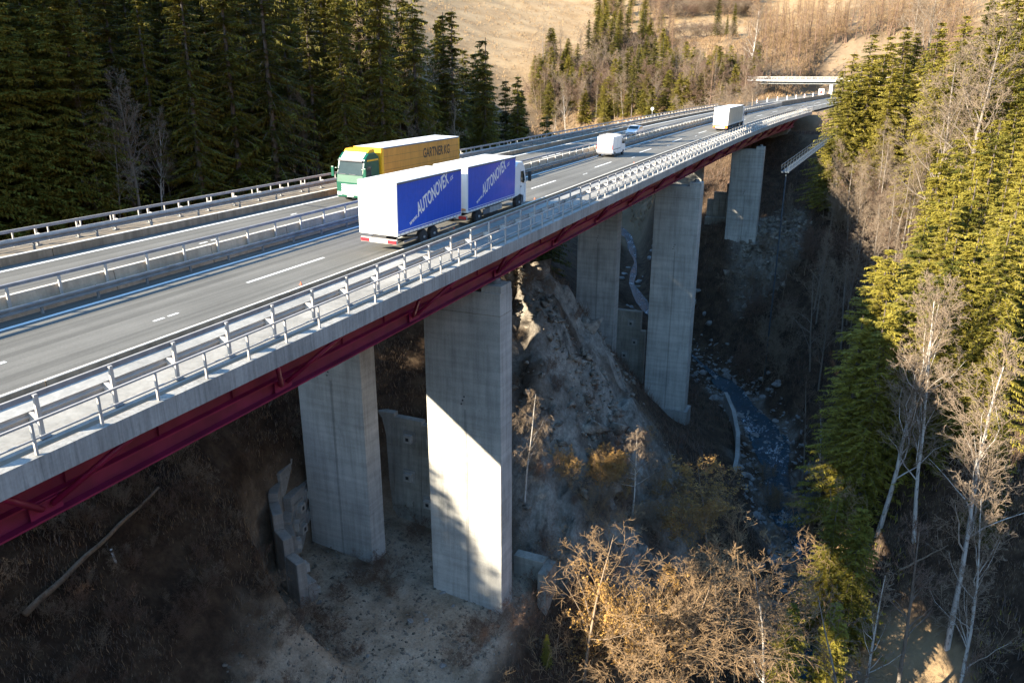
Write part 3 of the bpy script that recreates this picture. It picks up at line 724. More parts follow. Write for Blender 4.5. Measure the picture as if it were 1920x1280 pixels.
# white panel van
t = empty('van'); place(t, -9.35, 85.6); tag(t, 'white high roof panel van with ladder rack driving away in the left lane', 'van')
P = [(0, .45), (0, 2.25), (.12, 2.42), (3.5, 2.44), (4.0, 2.3), (4.75, 1.45), (5.35, 1.2), (5.5, .9), (5.5, .42), (5.0, .35), (.3, .38)]
b = MB(); b.prism(P, -1.0, 1.0, 'white'); vb = b.build('body', t, bevel=.09)
b = MB(); b.box(-.95, .95, -.06, .03, .38, .62, 'grey'); b.build('rear_bumper', t, bevel=.02)
for s in (1, -1):
    b = MB(); b.box(s*.90, s*1.005, -.02, .08, .95, 1.5, 'red'); b.build('tail_lamp', vb, bevel=.01)
    b = MB(); b.prism([(3.75, 1.45), (3.75, 2.05), (4.1, 2.05), (4.6, 1.48)], s*1.001, s*1.012, 'glass'); b.build('side_window', vb)
    b = MB(); b.box(s*1.003, s*1.015, .3, 3.2, .9, .97, 'grey'); b.box(s*1.002, s*1.008, 2.0, 2.015, .6, 2.2, 'grey'); b.box(s*1.002, s*1.008, 3.45, 3.465, .5, 2.2, 'grey'); b.build('side_moulding', vb)
    b = MB(); b.box(s*1.05, s*1.25, 4.0, 4.12, 1.4, 1.72, 'dark'); b.box(s*.98, s*1.06, 4.03, 4.08, 1.42, 1.5, 'dark'); b.build('mirror', vb, bevel=.02)
    wheel(t, s*.9, .95, .34, .22, s); wheel(t, s*.9, 4.5, .34, .22, s)
b = MB(); b.box(-.006, .006, -.012, .002, .6, 2.2, 'grey'); b.box(-.1, .1, -.03, -.002, 1.05, 1.1, 'grey'); b.build('door_seam', vb)
rk = MB()
for y in (.5, 1.5, 2.5, 3.3): rk.tube([(-.85, y, 2.56), (.85, y, 2.56)], .025, 'steel', 6)
for x in (-.85, .85):
    rk.tube([(x, .3, 2.6), (x, 3.4, 2.6)], .025, 'steel', 6)
    for y in (.5, 3.3): rk.tube([(x, y, 2.42), (x, y, 2.58)], .02, 'steel', 6)
rk.build('roof_rack', t)
# silver car, oncoming
t = empty('car'); place(t, -15.2, 121.0, True); tag(t, 'small silver hatchback coming towards us on the far carriageway', 'car')
P = [(0, .35), (0, .95), (.25, 1.08), (.75, 1.42), (1.5, 1.5), (2.4, 1.46), (3.2, 1.02), (4.0, .82), (4.2, .6), (4.2, .35), (3.9, .25), (.3, .25)]
b = MB(); b.prism(P, -.88, .88, 'silver'); cb = b.build('body', t, bevel=.08)
b = MB(); b.poly([(-.72, 2.50, 1.41), (.72, 2.50, 1.41), (.78, 3.16, 1.06), (-.78, 3.16, 1.06), (-.72, 2.52, 1.46), (.72, 2.52, 1.46), (.78, 3.2, 1.10), (-.78, 3.2, 1.10)], [(0, 1, 2, 3), (7, 6, 5, 4), (0, 4, 5, 1), (1, 5, 6, 2), (2, 6, 7, 3), (3, 7, 4, 0)], 'glass'); b.build('windscreen', cb)
for s in (1, -1):
    b = MB(); b.prism([(.7, 1.05), (.95, 1.36), (2.3, 1.38), (2.85, 1.05)], s*.881, s*.895, 'glass'); b.build('side_window', cb)
    b = MB(); b.box(s*.5, s*.82, 4.12, 4.22, .6, .74, 'white'); b.build('headlight', cb, bevel=.01)
    b = MB(); b.box(s*.9, s*1.02, 2.7, 2.8, .98, 1.1, 'silver'); b.build('mirror', cb)
    wheel(t, s*.8, .8, .31, .2, s); wheel(t, s*.8, 3.4, .31, .2, s)
b = MB(); b.box(-.5, .5, 4.2, 4.215, .45, .58, 'dark'); b.build('grille', cb)
# far cars under the overpass
for i, (x, y, s, lab) in enumerate(((-3.0, 290, 1, 'white car driving away beyond the overpass pillar, right of it'), (-6.5, 318, 1, 'distant pale car under the overpass deck'))):
    t = empty('car'); place(t, x, y); tag(t, lab, 'car')
    b = MB(); b.prism(P, -.9, .9, 'white'); cb = b.build('body', t, bevel=.08)
    b = MB(); b.box(-.7, .7, .1, .3, 1.0, 1.34, 'glass'); b.build('rear_window', cb)
    for s in (1, -1): wheel(t, s*.8, .8, .31, .2, s); wheel(t, s*.8, 3.4, .31, .2, s)
# marker cones along the near kerb
for X, Y, lab in ((-4.72, 22.7, 'small orange marker stud by the near kerb, the one closest to the camera'), (-4.72, 38.4, 'small red marker by the kerb beside the blue trailer'), (-4.72, 52.4, 'small red marker by the kerb just ahead of the blue truck cab'), (-4.6, 82.0, 'small orange marker by the near kerb across from the white van')):
    b = MB(); b.box(-.09, .09, -.09, .09, 0, .03, 'orange'); b.lathe([(.07, .03), (.03, .22), (.0, .23)], (0, 0, 0), (0, 0, 1), 'orange', 10)
    o = b.build('road_marker'); o.scale = (.62,)*3; o.location = D(X, Y, .004); tag(o, lab, 'marker', 'orange markers along the near kerb')
# beacons on the far carriageway
BE = [(-20.6, 240), (-20.0, 249), (-19.3, 258), (-18.6, 267), (-17.9, 276), (-17.2, 285), (-16.4, 294), (-15.8, 302)]
od = ['first', 'second', 'third', 'fourth', 'fifth', 'sixth', 'seventh', 'eighth']
for i, (X, Y) in enumerate(BE):
    t = empty('traffic_beacon'); t.location = D(X, Y, .004); tag(t, 'white warning beacon on the far carriageway, %s of its row from the camera' % od[i], 'beacon', 'row of white warning beacons')
    b = MB(); b.box(-.28, .28, -.2, .2, 0, .12, 'grey'); b.build('base', t)
    b = MB(); b.box(-.16, .16, -.03, .03, .12, 1.25, 'white'); pn = b.build('panel', t)
    b = MB(); b.box(-.161, .161, -.034, -.031, .45, .62, 'redp'); b.box(-.161, .161, -.034, -.031, .85, 1.02, 'redp'); b.build('stripe', pn)
t = empty('warning_trailer'); t.location = D(-15.0, 300, .004); tag(t, 'white and red roadwork warning trailer at the end of the beacon row', 'trailer')
b = MB(); b.box(-.9, .9, 0, .1, .7, 2.6, 'white'); b.box(-.9, .9, .1, 1.8, .4, .6, 'steel'); bd = b.build('board', t)
b = MB(); b.prism([(-.7, .9), (0, 2.3), (.7, .9)], -.03, -.002, 'redp', lambda y, x, z: (x, y, z)); b.build('triangle', bd)
for s in (1, -1): wheel(t, s*.8, 1.0, .3, .2, s)
# small sign on the far railing
t = empty('road_sign'); t.location = D(-23.6, 158, 0); tag(t, 'tiny white round-topped sign standing by the far railing above the white lorry', 'sign')
b = MB(); b.tube([(0, 0, 0), (0, 0, 2.1)], .05, 'steel', 8); b.build('pole', t)
b = MB(); b.lathe([(.32, 0), (.32, .03)], (0, -.06, 2.1), (0, -1, 0), 'white', 16); b.build('sign_plate', t)

# overpass
t = empty('overpass'); tag(t, 'pale concrete overpass with white parapet crossing the motorway in the distance', 'bridge')
def OP(x, y, z): # local: x along the overpass
    c = Vector(D(-11.5, 300, 0)); d = Vector((math.cos(R(-8)), math.sin(R(-8)), -.012)); n = Vector((-d.y, d.x, 0)).normalized()
    return tuple(c+d*x+n*y+Vector((0, 0, z-.55*(z > 0))))
def ob(nm, bx, m, par=t, bev=0):
    b = MB(); [b.box(*q, m, OP) for q in bx]; return b.build(nm, par, bev)
ob('deck', [(-29, 30, -3.6, 3.6, 5.75, 6.15)], 'oldc')
ob('girder', [(-26, 28, -2.6, -1.9, 4.75, 5.748), (-26, 28, 1.9, 2.6, 4.75, 5.748)], 'steel_d')
ob('edge_beam', [(-29, 30, -3.95, -3.603, 5.6, 6.25)], 'op_white')
ob('edge_beam', [(-29, 30, 3.603, 3.95, 5.6, 6.25)], 'op_white')
pr = ob('railing', [(-29, 30, -3.9, -3.8, 7.1, 7.2), (-29, 30, -3.88, -3.82, 6.7, 6.75)]+[(x, x+.12, -3.9, -3.8, 6.25, 7.1) for x in np.arange(-28.5, 30, 2.0)]+[(x, x+.05, -3.88, -3.84, 6.25, 7.1) for x in np.arange(-28.4, 30, .25)], 'op_white')
ob('pillar', [(-.55, .55, -2.4, 2.4, -.2, 4.74)], 'op_white', bev=.05)
ob('abutment', [(-27.5, -25.5, -3.2, 3.2, 1.0, 5.74)], 'oldc', bev=.05)
ob('abutment', [(27, 29, -3.2, 3.2, 1.0, 5.74)], 'oldc', bev=.05)

# ------------------------------------------------------------------ walls by the piers
def thing_mesh(b, name, label, cat, group=None, bevel=.03):
    o = b.build(name, None, bevel); tag(o, label, cat, group); return o
def anchor(par, x, y, z, n):
    b = MB(); nx_, ny_ = n; tx, ty = -ny_, nx_
    f = lambda a, c, e: (x+tx*a+nx_*c, y+ty*a+ny_*c, z+e)
    b.box(-.62, .62, 0, .12, -.6, .6, 'concrete', f); b.box(-.38, .38, .12, .5, -.36, .36, 'pier', f); b.box(-.16, .16, .5, .505, -.16, .16, 'dark', f)
    b.build('anchor_head', par)
w = empty('anchored_wall'); tag(w, 'stained concrete wall with square anchor heads between the two front piers', 'retaining wall')
b = MB()
for k in range(5):
    x0 = -22.5+2.9*k; x1 = x0+2.88; zt = -18.0-.42*k*.75
    b.prism([(48.6, -31), (48.6, zt), (47.9, zt+.0), (46.9, -31)], x0, x1, 'oldc')
b.build('wall_face', w, bevel=.03)
for i, (x, z) in enumerate(((-12.6, -20.3), (-10.2, -21.0), (-12.0, -23.4), (-12.9, -26.2), (-11.0, -26.7), (-15, -20.3), (-15, -24))):
    anchor(w, x, 47.9-(z+17.9)*-.074-.02, z, (0, -1))
# left stepped wall
w = empty('stepped_retaining_wall'); tag(w, 'broken stepped concrete retaining wall curving left of the left front pier', 'retaining wall')
pts = [(-21.9, 41.0, -19.9), (-21.5, 39.4, -20.3), (-21.2, 37.6, -21.2), (-20.3, 36.2, -22.0), (-18.9, 35.0, -23.4), (-17.5, 34.3, -24.8), (-16.0, 33.8, -26.2)]
for i, (a, c) in enumerate(zip(pts[:-1], pts[1:])):
    a = Vector(a); c = Vector(c); d = (c-a).normalized(); d.z = 0; d.normalize(); n = Vector((d.y, -d.x, 0))*-1
    zt = a.z
    for tier, (o0, o1, dz) in enumerate(((0, .8, 0), (-.8, -.004, -2.6+.4*(i % 2)))):
        b = MB(); V8 = [a-n*o0, c-n*o0, c-n*o1, a-n*o1]
        lo = [(p.x, p.y, -33) for p in V8]; up = [(p.x, p.y, zt+dz-(0 if j in (0, 3) else .1)) for j, p in enumerate(V8)]
        b.poly(lo+up, [(3, 2, 1, 0), (4, 5, 6, 7), (0, 1, 5, 4), (1, 2, 6, 5), (2, 3, 7, 6), (3, 0, 4, 7)], 'concrete'); b.build('wall_block', w, bevel=.08)
    if i < 6:
        m = (a+c)/2+n*.81
        for dz in (-3.6, -5.6): anchor(w, m.x, m.y, zt+dz, (n.x, n.y))
# block right of the near pier
w = MB(); w.box(-3.6, -.9, 45.2, 46.2, -33, -27.9, 'oldc'); w.box(-.895, -.1, 43.9, 46.2, -35, -28.1, 'oldc')
thing_mesh(w, 'retaining_wall', 'short grey concrete retaining block behind the foot of the right front pier', 'retaining wall')
# walls at second row
w = empty('anchored_wall'); tag(w, 'bluish stepped concrete anchor wall beside the foot of the middle left pier', 'retaining wall')
b = MB(); b.box(-19.5, -8.6, 103.2, 104.2, -33, -22.2, 'oldc'); b.box(-8.58, -7.9, 103.25, 104.3, -34, -25.2, 'oldc'); b.box(-12, -7.4, 96.0, 97.0, -36, -30.2, 'oldc'); b.build('wall_face', w, bevel=.04)
for x, z in ((-10.0, -24.0), (-9.3, -26.9), (-10.8, -29.2)): anchor(w, x, 103.19, z, (0, -1))
for i, (x, y, z, ww, lab) in enumerate(((-7.6, 93.5, -32.6, 1.7, 'small concrete step wall left of the middle right pier, upper one'), (-6.3, 91.6, -35.2, 2.2, 'small concrete step wall at the foot of the middle right pier'), (-17.2, 97.5, -23.5, .5, 'thin upright concrete slab left of the middle left pier'))):
    b = MB(); b.box(x-ww/2, x+ww/2, y, y+1.2, z-6, z, 'oldc'); b.box(x+ww/2+.003, x+ww/2+.3, y-.8, y+1.2, z-6, z-.3, 'concrete'); thing_mesh(b, 'retaining_wall', lab, 'retaining wall')
# third row walls
b = MB()
for k in range(4): b.box(-10.7+1.3*k, -9.45+1.3*k, 163, 164, -26, -12.6+[0, 1.6, 1.6, 3.4][k], 'oldc')
b.box(-10.7, -5.5, 161.5, 162.9, -26, -16.2, 'oldc')
thing_mesh(b, 'retaining_wall', 'dark stepped retaining wall on the slope between the two farthest piers', 'retaining wall')
# bank wall next to the stream
b = MB(); ring = []
for k, (x, y, z) in enumerate(((2.5, 118, -38.6), (4.8, 112, -39.2), (6.6, 105, -39.8), (7.6, 98, -40.5), (7.9, 91, -41.2), (7.6, 85, -41.8))):
    ring.append([(x, y, z-3), (x, y, z), (x+.6, y+.1, z), (x+.9, y+.1, z-3)])
b.sweep([0]*4, ring, 'concrete'); thing_mesh(b, 'bank_wall', 'thin curved concrete wall lining the left bank of the stream below the middle pier', 'wall')
# steel footbridge / stair below the far end of the bridge
w = empty('steel_gangway'); tag(w, 'narrow steel gangway, coloured shade-dark, climbing the shaded slope below the far end of the bridge', 'gangway')
a = Vector((7.6, 128, -3.0)); c = Vector((13.6, 172, 1.6))
d = (c-a); n = Vector((d.y, -d.x, 0)).normalized()
b = MB(); b.sweep([0]*4, [[p-n*.6, p+n*.6, p+n*.6+Vector((0, 0, -.18)), p-n*.6+Vector((0, 0, -.18))] for p in (a, c)], 'gang'); b.build('walkway_deck', w)
for s in (-1, 1):
    b = MB()
    for h in (.5, 1.05): b.tube([a+n*.6*s+Vector((0, 0, h)), c+n*.6*s+Vector((0, 0, h))], .05, 'gang', 6)
    for k in range(23):
        p = a+d*(k/22)+n*.6*s; b.tube([p, p+Vector((0, 0, 1.05))], .035, 'gang', 6)
    b.build('railing', w)
b = MB()
for k in (0.02,):
    b = MB(); p = a+d*k; b.tube([p+Vector((0, 0, -.1)), (p.x, p.y, Hz(p.x, p.y)-.5)], .12, 'gang', 8); b.build('support_post', w)
# white marker post, lower left
b = MB(); b.tube([(0, 0, 0), (0, 0, 1.0)], .07, 'white', 10); b.lathe([(.072, .8), (.072, .95)], (0, 0, 0), (0, 0, 1), 'dark', 10)
o = b.build('marker_post'); tag(o, 'short white marker post leaning in the dark brown slope at lower left', 'post'); o.rotation_euler = (.08, -.12, 0)
MARKER = o
# ------------------------------------------------------------------ trees
def unit(a): return a/np.maximum(np.linalg.norm(a, axis=-1, keepdims=True), 1e-9)
def tubes_from(segs, n):
    """segs array (k, 8): p0 p1 r0 r1 -> open tubes"""
    s = np.asarray(segs, float).reshape(-1, 8); p0, p1, r0, r1 = s[:, :3], s[:, 3:6], s[:, 6], s[:, 7]
    d = unit(p1-p0); ref = np.where(np.abs(d[:, 2:3]) < .9, [[0, 0, 1.]], [[1., 0, 0]]); a = unit(np.cross(d, ref)); b = np.cross(d, a)
    th = np.arange(n)*2*PI/n; ring = a[:, None]*np.cos(th)[None, :, None]+b[:, None]*np.sin(th)[None, :, None]
    V = np.concatenate([p0[:, None]+ring*r0[:, None, None], p1[:, None]+ring*r1[:, None, None]], 1).reshape(-1, 3)
    k = len(s); base = np.arange(k)[:, None]*2*n; j = np.arange(n)[None]; jn = (j+1) % n
    F = np.stack([base+j, base+jn, base+n+jn, base+n+j], -1).reshape(-1, 4); return V, F
def spruce(seed, Ht=27, Rm=3.6, levels=44, per=8, k=12, low=.06, mat='needle', wild=0.0):
    r = np.random.RandomState(seed); tw = []; segs = []
    lean = r.randn(2)*.2
    zz = np.linspace(0, Ht, 9)
    for a, b in zip(zz[:-1], zz[1:]): segs.append([lean[0]*a/Ht, lean[1]*a/Ht, a, lean[0]*b/Ht, lean[1]*b/Ht, b, .26*(1-a/Ht)+.03, .26*(1-b/Ht)+.03])
    Vs = []; 
    for li in range(levels):
        f = (li+r.rand())/levels; z0 = Ht*(low+(1-low)*f**.92)
        g = 1-z0/Ht; nb = per if g > .12 else 5
        for j in range(nb):
            z0 = min(Ht*.985, Ht*(low+(1-low)*max(0, f+r.randn()*.012)**.92)); g = 1-z0/Ht
            ph = 2*PI*(j+r.rand()*.8)/nb+li*.7; L = Rm*(g**.72)*(.62+.5*r.rand())+.25
            if r.rand() < wild: L *= .4
            if r.rand() < .05: continue
            n = max(5, int(1.7*k*(.35+.65*L/Rm))); t = np.linspace(.10, 1.0, n)+r.randn(n)*.01
            dr = np.array([math.cos(ph), math.sin(ph), 0]); sd = np.array([-dr[1], dr[0], 0])
            up = .18 if g < .35 else -.02
            P = np.array([0, 0, z0])+dr*(L*t)[:, None]+np.array([0, 0, 1])*(L*(up*t-.52*t**2+.22*t**3))[:, None]
            if L > 1: segs.append([0, 0, z0, *P[n//2], .045, .025]); segs.append([*P[n//2], *P[-1], .025, .008])
            for s in (-1, 1, 0):
                ln = (.25+.55*r.rand(n))*(1.12-.55*t)*(.55+.16*L)
                if s == 0: tip = P+np.array([0, 0, -1])*(ln*.95)[:, None]+dr*(ln*.25)[:, None]+r.randn(n, 3)*.06
                else: tip = P+sd*(s*ln)[:, None]+dr*(ln*.55)[:, None]+np.array([0, 0, -1])*(ln*(.10+.35*r.rand(n)))[:, None]+r.randn(n, 3)*.05
                w = (.045+.06*r.rand(n))*(1 if k > 8 else 1.6)
                a = P-dr*w[:, None]+r.randn(n, 3)*.03; b = P+dr*w[:, None]+r.randn(n, 3)*.03
                Vs.append(np.stack([a, b, tip], 1).reshape(-1, 3))
    V = np.concatenate(Vs); F = np.arange(len(V)).reshape(-1, 3)
    cr = np_mesh('crown', V, F, [mat]); tv, tf = tubes_from(segs, 6)
    tr = np_mesh('trunk', tv, tf, ['bark'], smooth=True); return tr, cr, Ht
def bare(seed, Ht=14, form='birch', barkm='birch', twigm='twig', leaf=None, dens=1.0):
    r = np.random.RandomState(seed); segs = []; tw = []; lv = []
    P_ = dict(birch=dict(a=.55, up=.13, c=(20, 7, 5, 5), l=.36, t0=.28), spread=dict(a=.95, up=.06, c=(11, 7, 6, 5), l=.55, t0=.22),
              bush=dict(a=.55, up=.05, c=(7, 6, 5, 5), l=.55, t0=.1), weep=dict(a=.95, up=-.02, c=(16, 9, 7, 6), l=.34, t0=.35), slim=dict(a=.5, up=.10, c=(15, 5, 4, 4), l=.24, t0=.45), larch=dict(a=1.25, up=.03, c=(46, 7, 3, 0), l=.19, t0=.2))[form]
    def grow(p, d, L, rad, lev):
        n = (9, 5, 4, 3, 1)[lev]; pts = [p]; q = p.copy(); dd = d.copy(); wob = (.03, .17, .24, .30, .35)[lev]*(2.2 if form == 'bush' and lev == 0 else 1)
        for i in range(n):
            dd = dd+r.randn(3)*wob
            if lev > 0: dd[2] += P_['up']*(1 if lev < 3 else .3)
            if form == 'weep' and lev >= 2: dd[2] -= .45
            dd = dd/np.linalg.norm(dd); q = q+dd*L/n; pts.append(q)
        for i in range(n):
            r0 = rad*(1-.85*i/n); r1 = rad*(1-.85*(i+1)/n)
            (segs if rad > .022 else tw).append([*pts[i], *pts[i+1], r0, r1])
        if lev >= 4 or (form == 'larch' and lev >= 3):
            if leaf and r.rand() < .9: lv.append(pts[-1]+r.randn(3)*.05)
            return
        c = P_['c'][lev]; c = int(c*dens) if lev else c
        for j in range(c):
            t = (P_['t0'] if lev == 0 else .2)+(.98-(P_['t0'] if lev == 0 else .2))*((j+r.rand())/c)
            i = min(n-1, int(t*n)); base = pts[i]+(pts[i+1]-pts[i])*(t*n-i)
            ax = unit(pts[i+1]-pts[i]); ph = r.rand()*2*PI+j*2.4
            a0 = unit(np.cross(ax, [0.3, .1, 1.0] if abs(ax[2]) < .9 else [1., 0, 0])); b0 = np.cross(ax, a0)
            an = P_['a']*(.75+.5*r.rand())*(1 if lev else (1.25-.6*t))
            nd = ax*math.cos(an)+(a0*math.cos(ph)+b0*math.sin(ph))*math.sin(an)
            if lev == 0: Lc = Ht*P_['l']*(1.08-.75*t if form != 'birch' else 1.0-.62*t)*(.75+.4*r.rand())
            else: Lc = L*(.52 if lev < 3 else .5)*(1.1-.5*t)*(.7+.5*r.rand())
            if form == 'larch' and lev == 0: Lc = Ht*.17*(1.12-t)*(.8+.4*r.rand())
            grow(base, nd, Lc, max(.008, rad*(1-.8*t)*(.42 if lev == 0 else .5)), lev+1)
    stems = {'bush': 6, 'spread': 1}.get(form, 1)
    for s in range(stems):
        d = np.array([r.randn()*.06, r.randn()*.06, 1.0]); hh = Ht
        if form == 'bush': d = np.array([r.randn()*.42, r.randn()*.42, 1.0]); hh = Ht*(.6+.45*r.rand())
        grow(np.array([r.randn()*.15*(stems > 1), r.randn()*.15*(stems > 1), -.3]), unit(d), hh, Ht*(.0095 if form != 'bush' else .005), 0)
    tv, tf = tubes_from(segs, 5); tr = np_mesh('trunk', tv, tf, [barkm], smooth=True)
    T = np.array(tw if tw else segs[-2:]); T[:, 6] = np.maximum(T[:, 6]*1.0, .0075); T[:, 7] = np.maximum(T[:, 7], .006)
    cv, cf = tubes_from(T, 3); mats = [twigm]; mi = np.zeros(len(cf), int)
    if leaf:
        Lp = np.array(lv); n = len(Lp); a = r.randn(n, 3)*.055; b = np.cross(unit(a), unit(r.randn(n, 3)))*.055
        lvv = np.stack([Lp-a, Lp+b, Lp+a, Lp-b], 1).reshape(-1, 3); lf = np.arange(len(lvv)).reshape(-1, 4)+len(cv)
        cv = np.concatenate([cv, lvv]); cf = np.concatenate([cf, lf]); mi = np.concatenate([mi, np.ones(n, int)]); mats.append(leaf)
    return tr, np_mesh('crown', cv, cf, mats, mi), Ht
TP = {}
TP['spruce'] = [spruce(1), spruce(2, 27, 3.1, 48, 8), spruce(3, 27, 4.2, 42, 8, wild=.15), spruce(4, 27, 3.6, 36, 7, low=.25, wild=.3)]
TP['conifer'] = [spruce(5, 15, 2.9, 34, 8, 9, mat='needle_lit'), spruce(6, 15, 2.4, 36, 8, 8, mat='needle_lit', wild=.15), spruce(9, 15, 3.3, 32, 8, 9, low=.02, mat='needle_lit', wild=.2)]
TP['bright'] = [spruce(7, 25, 3.4, 44, 8, 12, mat='needle_lit'), spruce(8, 25, 3.9, 40, 8, 12, low=.03, mat='needle_lit', wild=.1)]
TP['birch'] = [bare(11), bare(12), bare(13)]
TP['grey'] = [bare(21, form='birch', barkm='grey_bark'), bare(22, form='spread', barkm='grey_bark'), bare(23, form='slim', barkm='grey_bark')]
TP['tan'] = [bare(31, form='birch', barkm='twig', twigm='twig_b'), bare(32, form='spread', barkm='twig', twigm='twig_b', dens=.85)]
TP['bush'] = [bare(41, 7, 'bush', 'twig_b', 'twig_b'), bare(42, 7, 'bush', 'twig', 'twig')]
TP['weep'] = [bare(51, 11, 'weep', 'birch', 'twig')]
TP['gold'] = [bare(61, 11, 'spread', 'grey_bark', 'twig_y', 'gold'), bare(62, 9, 'bush', 'twig', 'twig_y', 'gold')]
TP['straw'] = [bare(71, 9, 'spread', 'twig', 'twig_y', dens=.85), bare(72, 8, 'bush', 'twig_y', 'twig_y')]
TP['slim'] = [bare(81, form='slim'), bare(82, form='slim', barkm='grey_bark', twigm='twig_b')]
TP['larch'] = [bare(91, 18, 'larch', 'twig_b', 'larch'), bare(92, 18, 'larch', 'twig_b', 'larch')]
NAME = dict(spruce='spruce_tree', conifer='conifer_tree', bright='spruce_tree', birch='birch_tree', grey='bare_tree', tan='bare_tree', bush='bare_bush', weep='weeping_birch', gold='golden_tree', straw='bare_tree', slim='slender_tree', larch='larch_tree')
CAT = dict(bush='bush')
NT = 0
def tree(kind, x, y, Ht, label, group=None, var=None, rot=None, z=None, lean=(0, 0), wide=1.0):
    global NT
    NT += 1
    pv = TP[kind]; tr, cr, h0 = pv[(var if var is not None else NT) % len(pv)]
    s = Ht/h0; t = empty(NAME[kind], (x, y, (Hz(x, y) if z is None else z)-.15), (lean[0], lean[1], rot if rot is not None else NT*2.399))
    t.scale = (s*wide, s*wide, s); tag(t, label, CAT.get(kind, 'tree'), group)
    for nm, me in (('trunk', tr), ('crown', cr)):
        o = bpy.data.objects.new(nm, me); C.objects.link(o); o.parent = t
    return t
cy, sy = math.cos(CAM['yaw']), math.sin(CAM['yaw']); cpp, spp = math.cos(CAM['pitch']), math.sin(CAM['pitch'])
def ray(u, v):
    f = np.array([-sy*cpp, cy*cpp, -spp]); r = np.array([cy, sy, 0]); up = np.cross(r, f)
    return f+r*(u-960)/CAM['f']+up*(640-v)/CAM['f']
def ground_hit(u, v, d0=30, d1=900):
    """distance along the view ray at which the ground is met"""
    q = ray(u, v); hd = math.hypot(q[0], q[1]); ds = np.concatenate([np.arange(d0, 200, 1.5), np.arange(200, d1, 5)])
    xs = CAM['x']+q[0]/hd*ds; ys = CAM['y']+q[1]/hd*ds; zs = CAM['z']+q[2]/hd*ds
    g = H(xs, ys, False); k = np.argmax(zs < g); return float(ds[k]) if (zs < g).any() else None
def spot(u, v, d):
    q = ray(u, v); hd = math.hypot(q[0], q[1]); return CAM['x']+q[0]/hd*d, CAM['y']+q[1]/hd*d, CAM['z']+q[2]/hd*d
def tree_px(kind, u, vtop, d, label, group=None, vmid=None, hmin=3, hmax=40, **kw):
    x, y, zt = spot(u, vtop, d); h = zt-Hz(x, y)+.15
    h = min(max(h, hmin), hmax); return tree(kind, x, y, h, label, group, **kw)
rr = random.Random(5)
# dense forest beyond the far railing
front = [(-120, 80), (0, 84), (300, 86), (600, 92), (800, 104), (900, 116), (980, 128), (1040, 142)]
G1 = 'dark spruces of the shaded forest beyond the far railing'
L1 = 'tall dark spruce in the dense shaded forest beyond the far railing'
def fd(u): return float(np.interp(u, [a for a, _ in front], [b for _, b in front]))
for row in range(5):
    u = -130+row*17
    while u < 1040:
        d = fd(u)+row*8.5+rr.uniform(-2.5, 2.5)
        x, y, _ = spot(u, 200, d)
        if x < -27.5 or y > 100:
            zt = CAM['z']+d*rr.uniform(.13, .20)
            if u > 860: zt = CAM['z']+d*float(np.interp(u, [860, 930, 990, 1045], [.13, .075, .03, -.04]))+rr.uniform(-1.5, 1)
            h = min(33, zt-Hz(x, y))
            if h > 7: tree('spruce', x, y, h, L1, G1, wide=rr.uniform(1.05, 1.3)*(1 if h > 20 else 1.15))
        u += rr.uniform(56, 80)*(1 if row < 3 else 1.5)
# unseen hill spruces added behind the camera's left to shade the gorge
G2 = 'unseen spruces added for shade, out of the picture to the left'
def gap(x, y):
    """highest a tree may reach at x, y so that the sun still gets where the photograph shows it"""
    yp = y+1.4*(-60-x); k = .74*(-60-x)
    if yp < -26.5: zt = max(16.3, 21-.5*max(0, -31-yp))+.5*math.sin(yp*.9)
    elif yp < -5: zt = 26.8+1.6*math.sin(yp*.8+1)
    elif yp < 8: zt = 25.4
    else: zt = 28.2
    return zt+k if x < -43 else min(zt+k, .74*(-25.5-x)-1)
lo = [spruce(101+q, 27, 3.9, 24, 7, 7, low=.05) for q in range(3)]
LV, LF, LM, nv = [], [], [], 0
def arr(me):
    v = np.empty(len(me.vertices)*3, np.float32); me.vertices.foreach_get('co', v); f = np.empty(len(me.loops), np.int32); me.loops.foreach_get('vertex_index', f); return v.reshape(-1, 3), f
lo = [[(*arr(me), k) for me, k in ((t_, 0), (c_, 1))] for t_, c_, _ in lo]
FV = {3: [], 4: []}; VV = []
spots = [(rr.uniform(-135, -38), rr.uniform(-150, 62), 0) for _ in range(500)]+[(rr.uniform(-150, -70), rr.uniform(62, 165), 1) for _ in range(150)]  # second group hidden behind the forest, added to shade the stream
spots += [(x_+dx_, 99-1.4*(-2.5-x_)+dy_, 0) for x_ in (-46, -52, -58, -64) for dy_ in (-5, -1.5, 2, 5.5) for dx_ in (0, 2.5)]  # spruces added across the sun's path to shade the middle right pier
for x, y, far_ in spots:
    if not far_ and y > 46 and x > -66: continue
    g = Hz(x, y); h = min(33, gap(x, y)-g) if not far_ else rr.uniform(24, 31)
    if h < 8: continue
    sc = h/27.0; ca, sa = math.cos(x*7), math.sin(x*7)
    for v, f, k in lo[int(abs(x*10)) % 3]:
        q = np.stack([(v[:, 0]*ca-v[:, 1]*sa)*sc*1.25+x, (v[:, 0]*sa+v[:, 1]*ca)*sc*1.25+y, v[:, 2]*sc+g-.2], 1); VV.append(q)
        FV[4 if k == 0 else 3].append(f+nv); nv += len(q)
V = np.concatenate(VV); f3 = np.concatenate(FV[3]).reshape(-1, 3)
fo = bpy.data.objects.new('forest', np_mesh('forest', V, f3, ['needle'])); C.objects.link(fo); fo['kind'] = 'stuff'  # spruce mass added for its shade, mostly out of view
f4 = np.concatenate(FV[4]).reshape(-1, 4)
